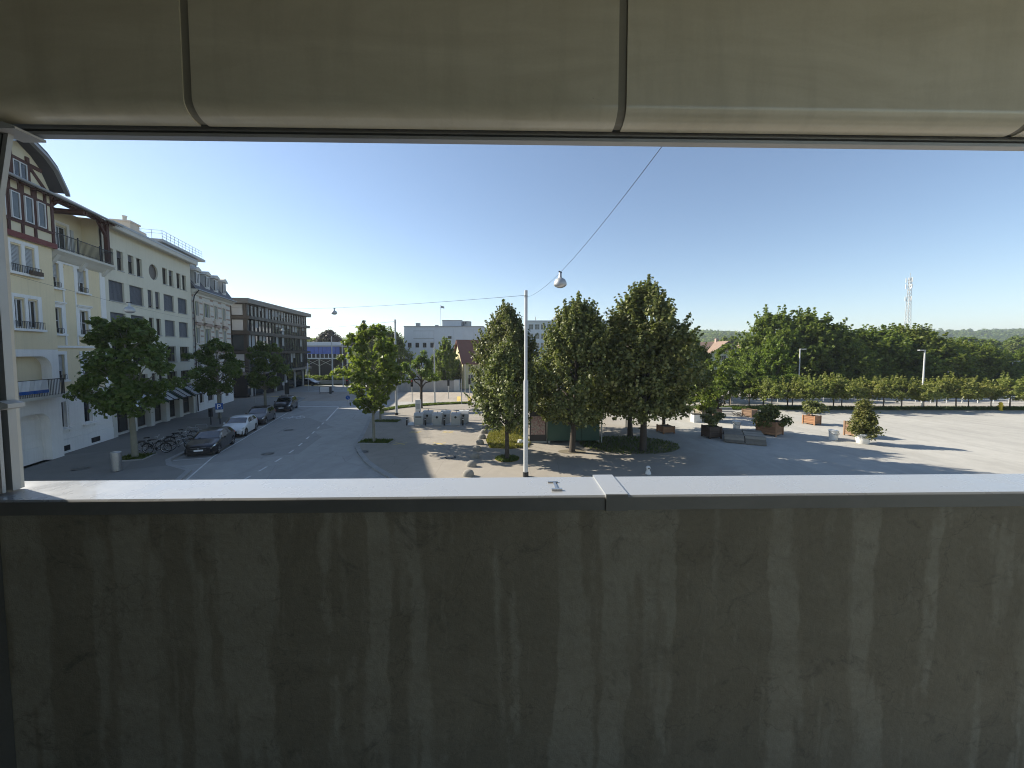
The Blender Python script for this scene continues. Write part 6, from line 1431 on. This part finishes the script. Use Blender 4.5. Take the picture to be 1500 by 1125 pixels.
# ---- broadleaf trees behind the platform and elsewhere
rk_ = [TreeKind('forestleaf', 'barkdark', seed=111 + i, H=10.0, Rr=4.0, base=1.2, tr=.22, nclump=300, per=56, lsize=.34, crad=.85, lumps=.34, fill=.55, limbs=12, spires=200, prof=lambda u: oval(u, .75, .38, .22)) for i in range(3)]
bk_ = TreeKind('brightleaf', 'bark', seed=121, H=8.0, Rr=2.6, base=1.4, tr=.14, nclump=150, per=60, lsize=.27, crad=.62, lumps=.35, fill=.35, limbs=14, spires=110)
G_ = 'broadleaf trees behind the platform'
row = [(43.0, 62, 1.27, 1.05, 'tallest broadleaf tree behind the platform'), (48.6, 61, 1.24, 1.1, 'broad tall tree standing next to the tallest one behind the platform'), (51.8, 59, .92, .9, 'mid-sized broadleaf tree at the foot of the tall pair'),
       (57.5, 63, 1.0, 1.1, 'broadleaf tree directly beyond the white flower pot'), (63.0, 64, 1.02, 1.15, 'broadleaf tree behind the pale column lamp'), (68.5, 64, 1.05, 1.1, 'broadleaf tree below the radio mast'), (74.0, 66, .92, 1.05, 'broadleaf tree beside the grey double lamp'),
       (79.0, 66, .80, 1.0, 'lower broadleaf tree near the red tiled house'), (83.5, 67, .78, 1.0, 'lower broadleaf tree after the red tiled house'), (88.0, 68, .66, .95, 'small broadleaf tree near the end of the row'), (92.5, 69, .62, .9, 'last small broadleaf tree of the row'), (97.5, 71, .7, 1.0, 'broadleaf tree past the end of the row'),
       (55.0, 68, 1.0, 1.0, 'broadleaf tree in the second rank behind the white pot'), (71.5, 72, 1.05, 1.0, 'broadleaf tree in the second rank below the mast')]
for i, (x, y, sz, sx, lab) in enumerate(row): rk_[i % 3].place('broadleaf_tree', lab, x, y, -.2, sz, i * 1.7, G_, sxy=sx * min(1.15, sz + .12))
oth = [(32.0, 58, .42, 'low bushy broadleaf tree behind the staked tree', 0), (27.0, 57, .86, 'broadleaf tree between the lindens and the staked tree', 1), (22.3, 54, .74, 'broadleaf tree showing beside the linden group', 2), (37.6, 57.5, .70, 'broadleaf tree at the foot of the cream gabled house', 1)]
for x, y, sz, lab, k in oth: rk_[k].place('broadleaf_tree', lab, x, y, -.2, sz, x, G_, sxy=sz * .8)
bk_.place('airy_tree', 'bright green airy tree before the tall broadleaf pair', 38.0, 55.0, -.2, 1.0, 1.0); bk_.place('airy_tree', 'bright green tree beside the yellow gabled house', -11.9, 67.0, -.1, 1.06, 2.0, sxy=.8)
bk_.place('airy_tree', 'small bright tree behind the site wall', -14.4, 69.5, -.1, .72, 3.0); rk_[0].place('broadleaf_tree', 'dark tree behind the site wall next to the bright one', -12.3, 73, -.1, .62, 1.0, None, sxy=.62)
rk_[1].place('broadleaf_tree', 'leafy tree behind the young planes beyond the crossing', -27.5, 86, -.1, 1.12, 2.0, None, sxy=.85); rk_[2].place('broadleaf_tree', 'rounded tree between the station and the white panel block', -34.0, 92, -.1, 1.05, 4.0, None, sxy=.9)
ck_ = TreeKind('copperleaf', 'barkdark', seed=131, H=12.5, Rr=4.6, base=2, tr=.3, nclump=200, per=50, lsize=.5, crad=1.1, lumps=.25, fill=.55, limbs=8)
ck_.place('copper_beech', 'dark copper coloured tree behind the station', -57.5, 118, 0, 1.05, 0.4); ck_.place('copper_beech', 'second dark copper tree closer to the villa', -51.5, 124, 0, .95, 2.4)
nk = TreeKind('conifer', 'barkdark', seed=141, H=16, Rr=3.2, base=1.5, tr=.25, nclump=230, per=44, lsize=.45, crad=.75, lumps=.2, fill=.3, limbs=6, prof=lambda u: max(.03, (1 - u) ** .9))
nk.place('conifer', 'tall pointed conifer rising behind the villa roof', -51.0, 130, 0, 1.05, 0); nk.place('conifer', 'dark conifer at the corner of the white panel block', -33.0, 110, 0, .72, 1.0)
# mid-distance trees, each still a tree of its own
mk = [TreeKind('forestleaf', 'barkdark', seed=151 + i, H=11, Rr=4.6, base=1, tr=.3, nclump=110, per=40, lsize=.75, crad=1.25, lumps=.3, fill=.6, limbs=4, prof=lambda u: oval(u, .8, .4, .3)) for i in range(3)]
random.seed(77)
for k in range(54):
    x = 40 + k * 6.6 + random.uniform(-3, 3); y = (118 if x < 60 else 128) + random.uniform(6, 60) + max(0, (x - 150) * .35); sz = random.uniform(.8, 1.15) + (.15 if y > 160 else 0)
    mk[k % 3].place('distant_tree', 'rounded green tree in the wooded belt before the hills', x, y, -.3, sz, k, 'trees in the wooded belt before the hills')
for k, (x, y) in enumerate(((-75, 112), (-70, 128), (-64, 122), (-42, 128), (-38, 134), (-62, 138), (14, 150), (22, 158), (36, 150), (30, 145), (-5, 150), (-84, 120))): mk[k % 3].place('distant_tree', 'rounded green tree behind the buildings across the crossing', x, y, -.3, 1.0, k, 'trees behind the buildings across the crossing')

# ---- wooded hills on the horizon
def hillz(x, y):
    r = 44 + 10 * math.sin(x * .0023 + 1.0) + 5 * math.sin(x * .0071) + 26 * max(0, min(1, (x - 750) / 900)) + 10 * max(0, min(1, (x - 1500) / 900)) - 18 * max(0, min(1, (100 - x) / 900))
    f = max(0, min(1, (y - 420) / 560)); f = f * f * (3 - 2 * f); return -.3 + r * f
hx = np.linspace(-2600, 3600, 90); hy = np.linspace(380, 1900, 26); hv = [(x, y, hillz(x, y)) for y in hy for x in hx]; nx_ = len(hx)
hb = MB(); hb.v = hv; hb.f = [(j * nx_ + i, j * nx_ + i + 1, (j + 1) * nx_ + i + 1, (j + 1) * nx_ + i) for j in range(len(hy) - 1) for i in range(nx_ - 1)]
tag(hb.build('hills', M['ground'], smooth=True), kind='structure')
rng = np.random.default_rng(201); cs = []; rd = []
while len(cs) < 5200:
    y = rng.uniform(470, 1010); x = rng.uniform(-.55, 1.55) * y
    if math.sin(x * .011 + y * .006) + math.sin(y * .017 - x * .004) < -1.35: continue            # a few clearings
    h = rng.uniform(7, 13); cs.append((x, y, hillz(x, y) + h * .45)); rd.append(h * .55)
V, F = leaves(rng, cs, rd, 36, 4.2, .6, .5, .95); tag(put('forest', fastmesh('forest', V, F, M['forestleaf'])), 'dense mixed forest covering the low hills on the horizon', 'forest', kind='stuff')

# ---- light summer haze in the air
hm = bpy.data.materials.new('haze'); hm.use_nodes = True; n = hm.node_tree.nodes; n.clear(); o = n.new("ShaderNodeOutputMaterial"); pv = n.new("ShaderNodeVolumePrincipled")
pv.inputs['Color'].default_value = (.80, .88, 1.0, 1); pv.inputs['Density'].default_value = .00030; pv.inputs['Anisotropy'].default_value = .25; hm.node_tree.links.new(pv.outputs[0], o.inputs['Volume'])
tag(MB().box(-2950, 3700, -60, 2000, -1.3, 130).build('haze', hm), 'thin pale summer haze filling the air over the whole place', 'haze', kind='stuff')
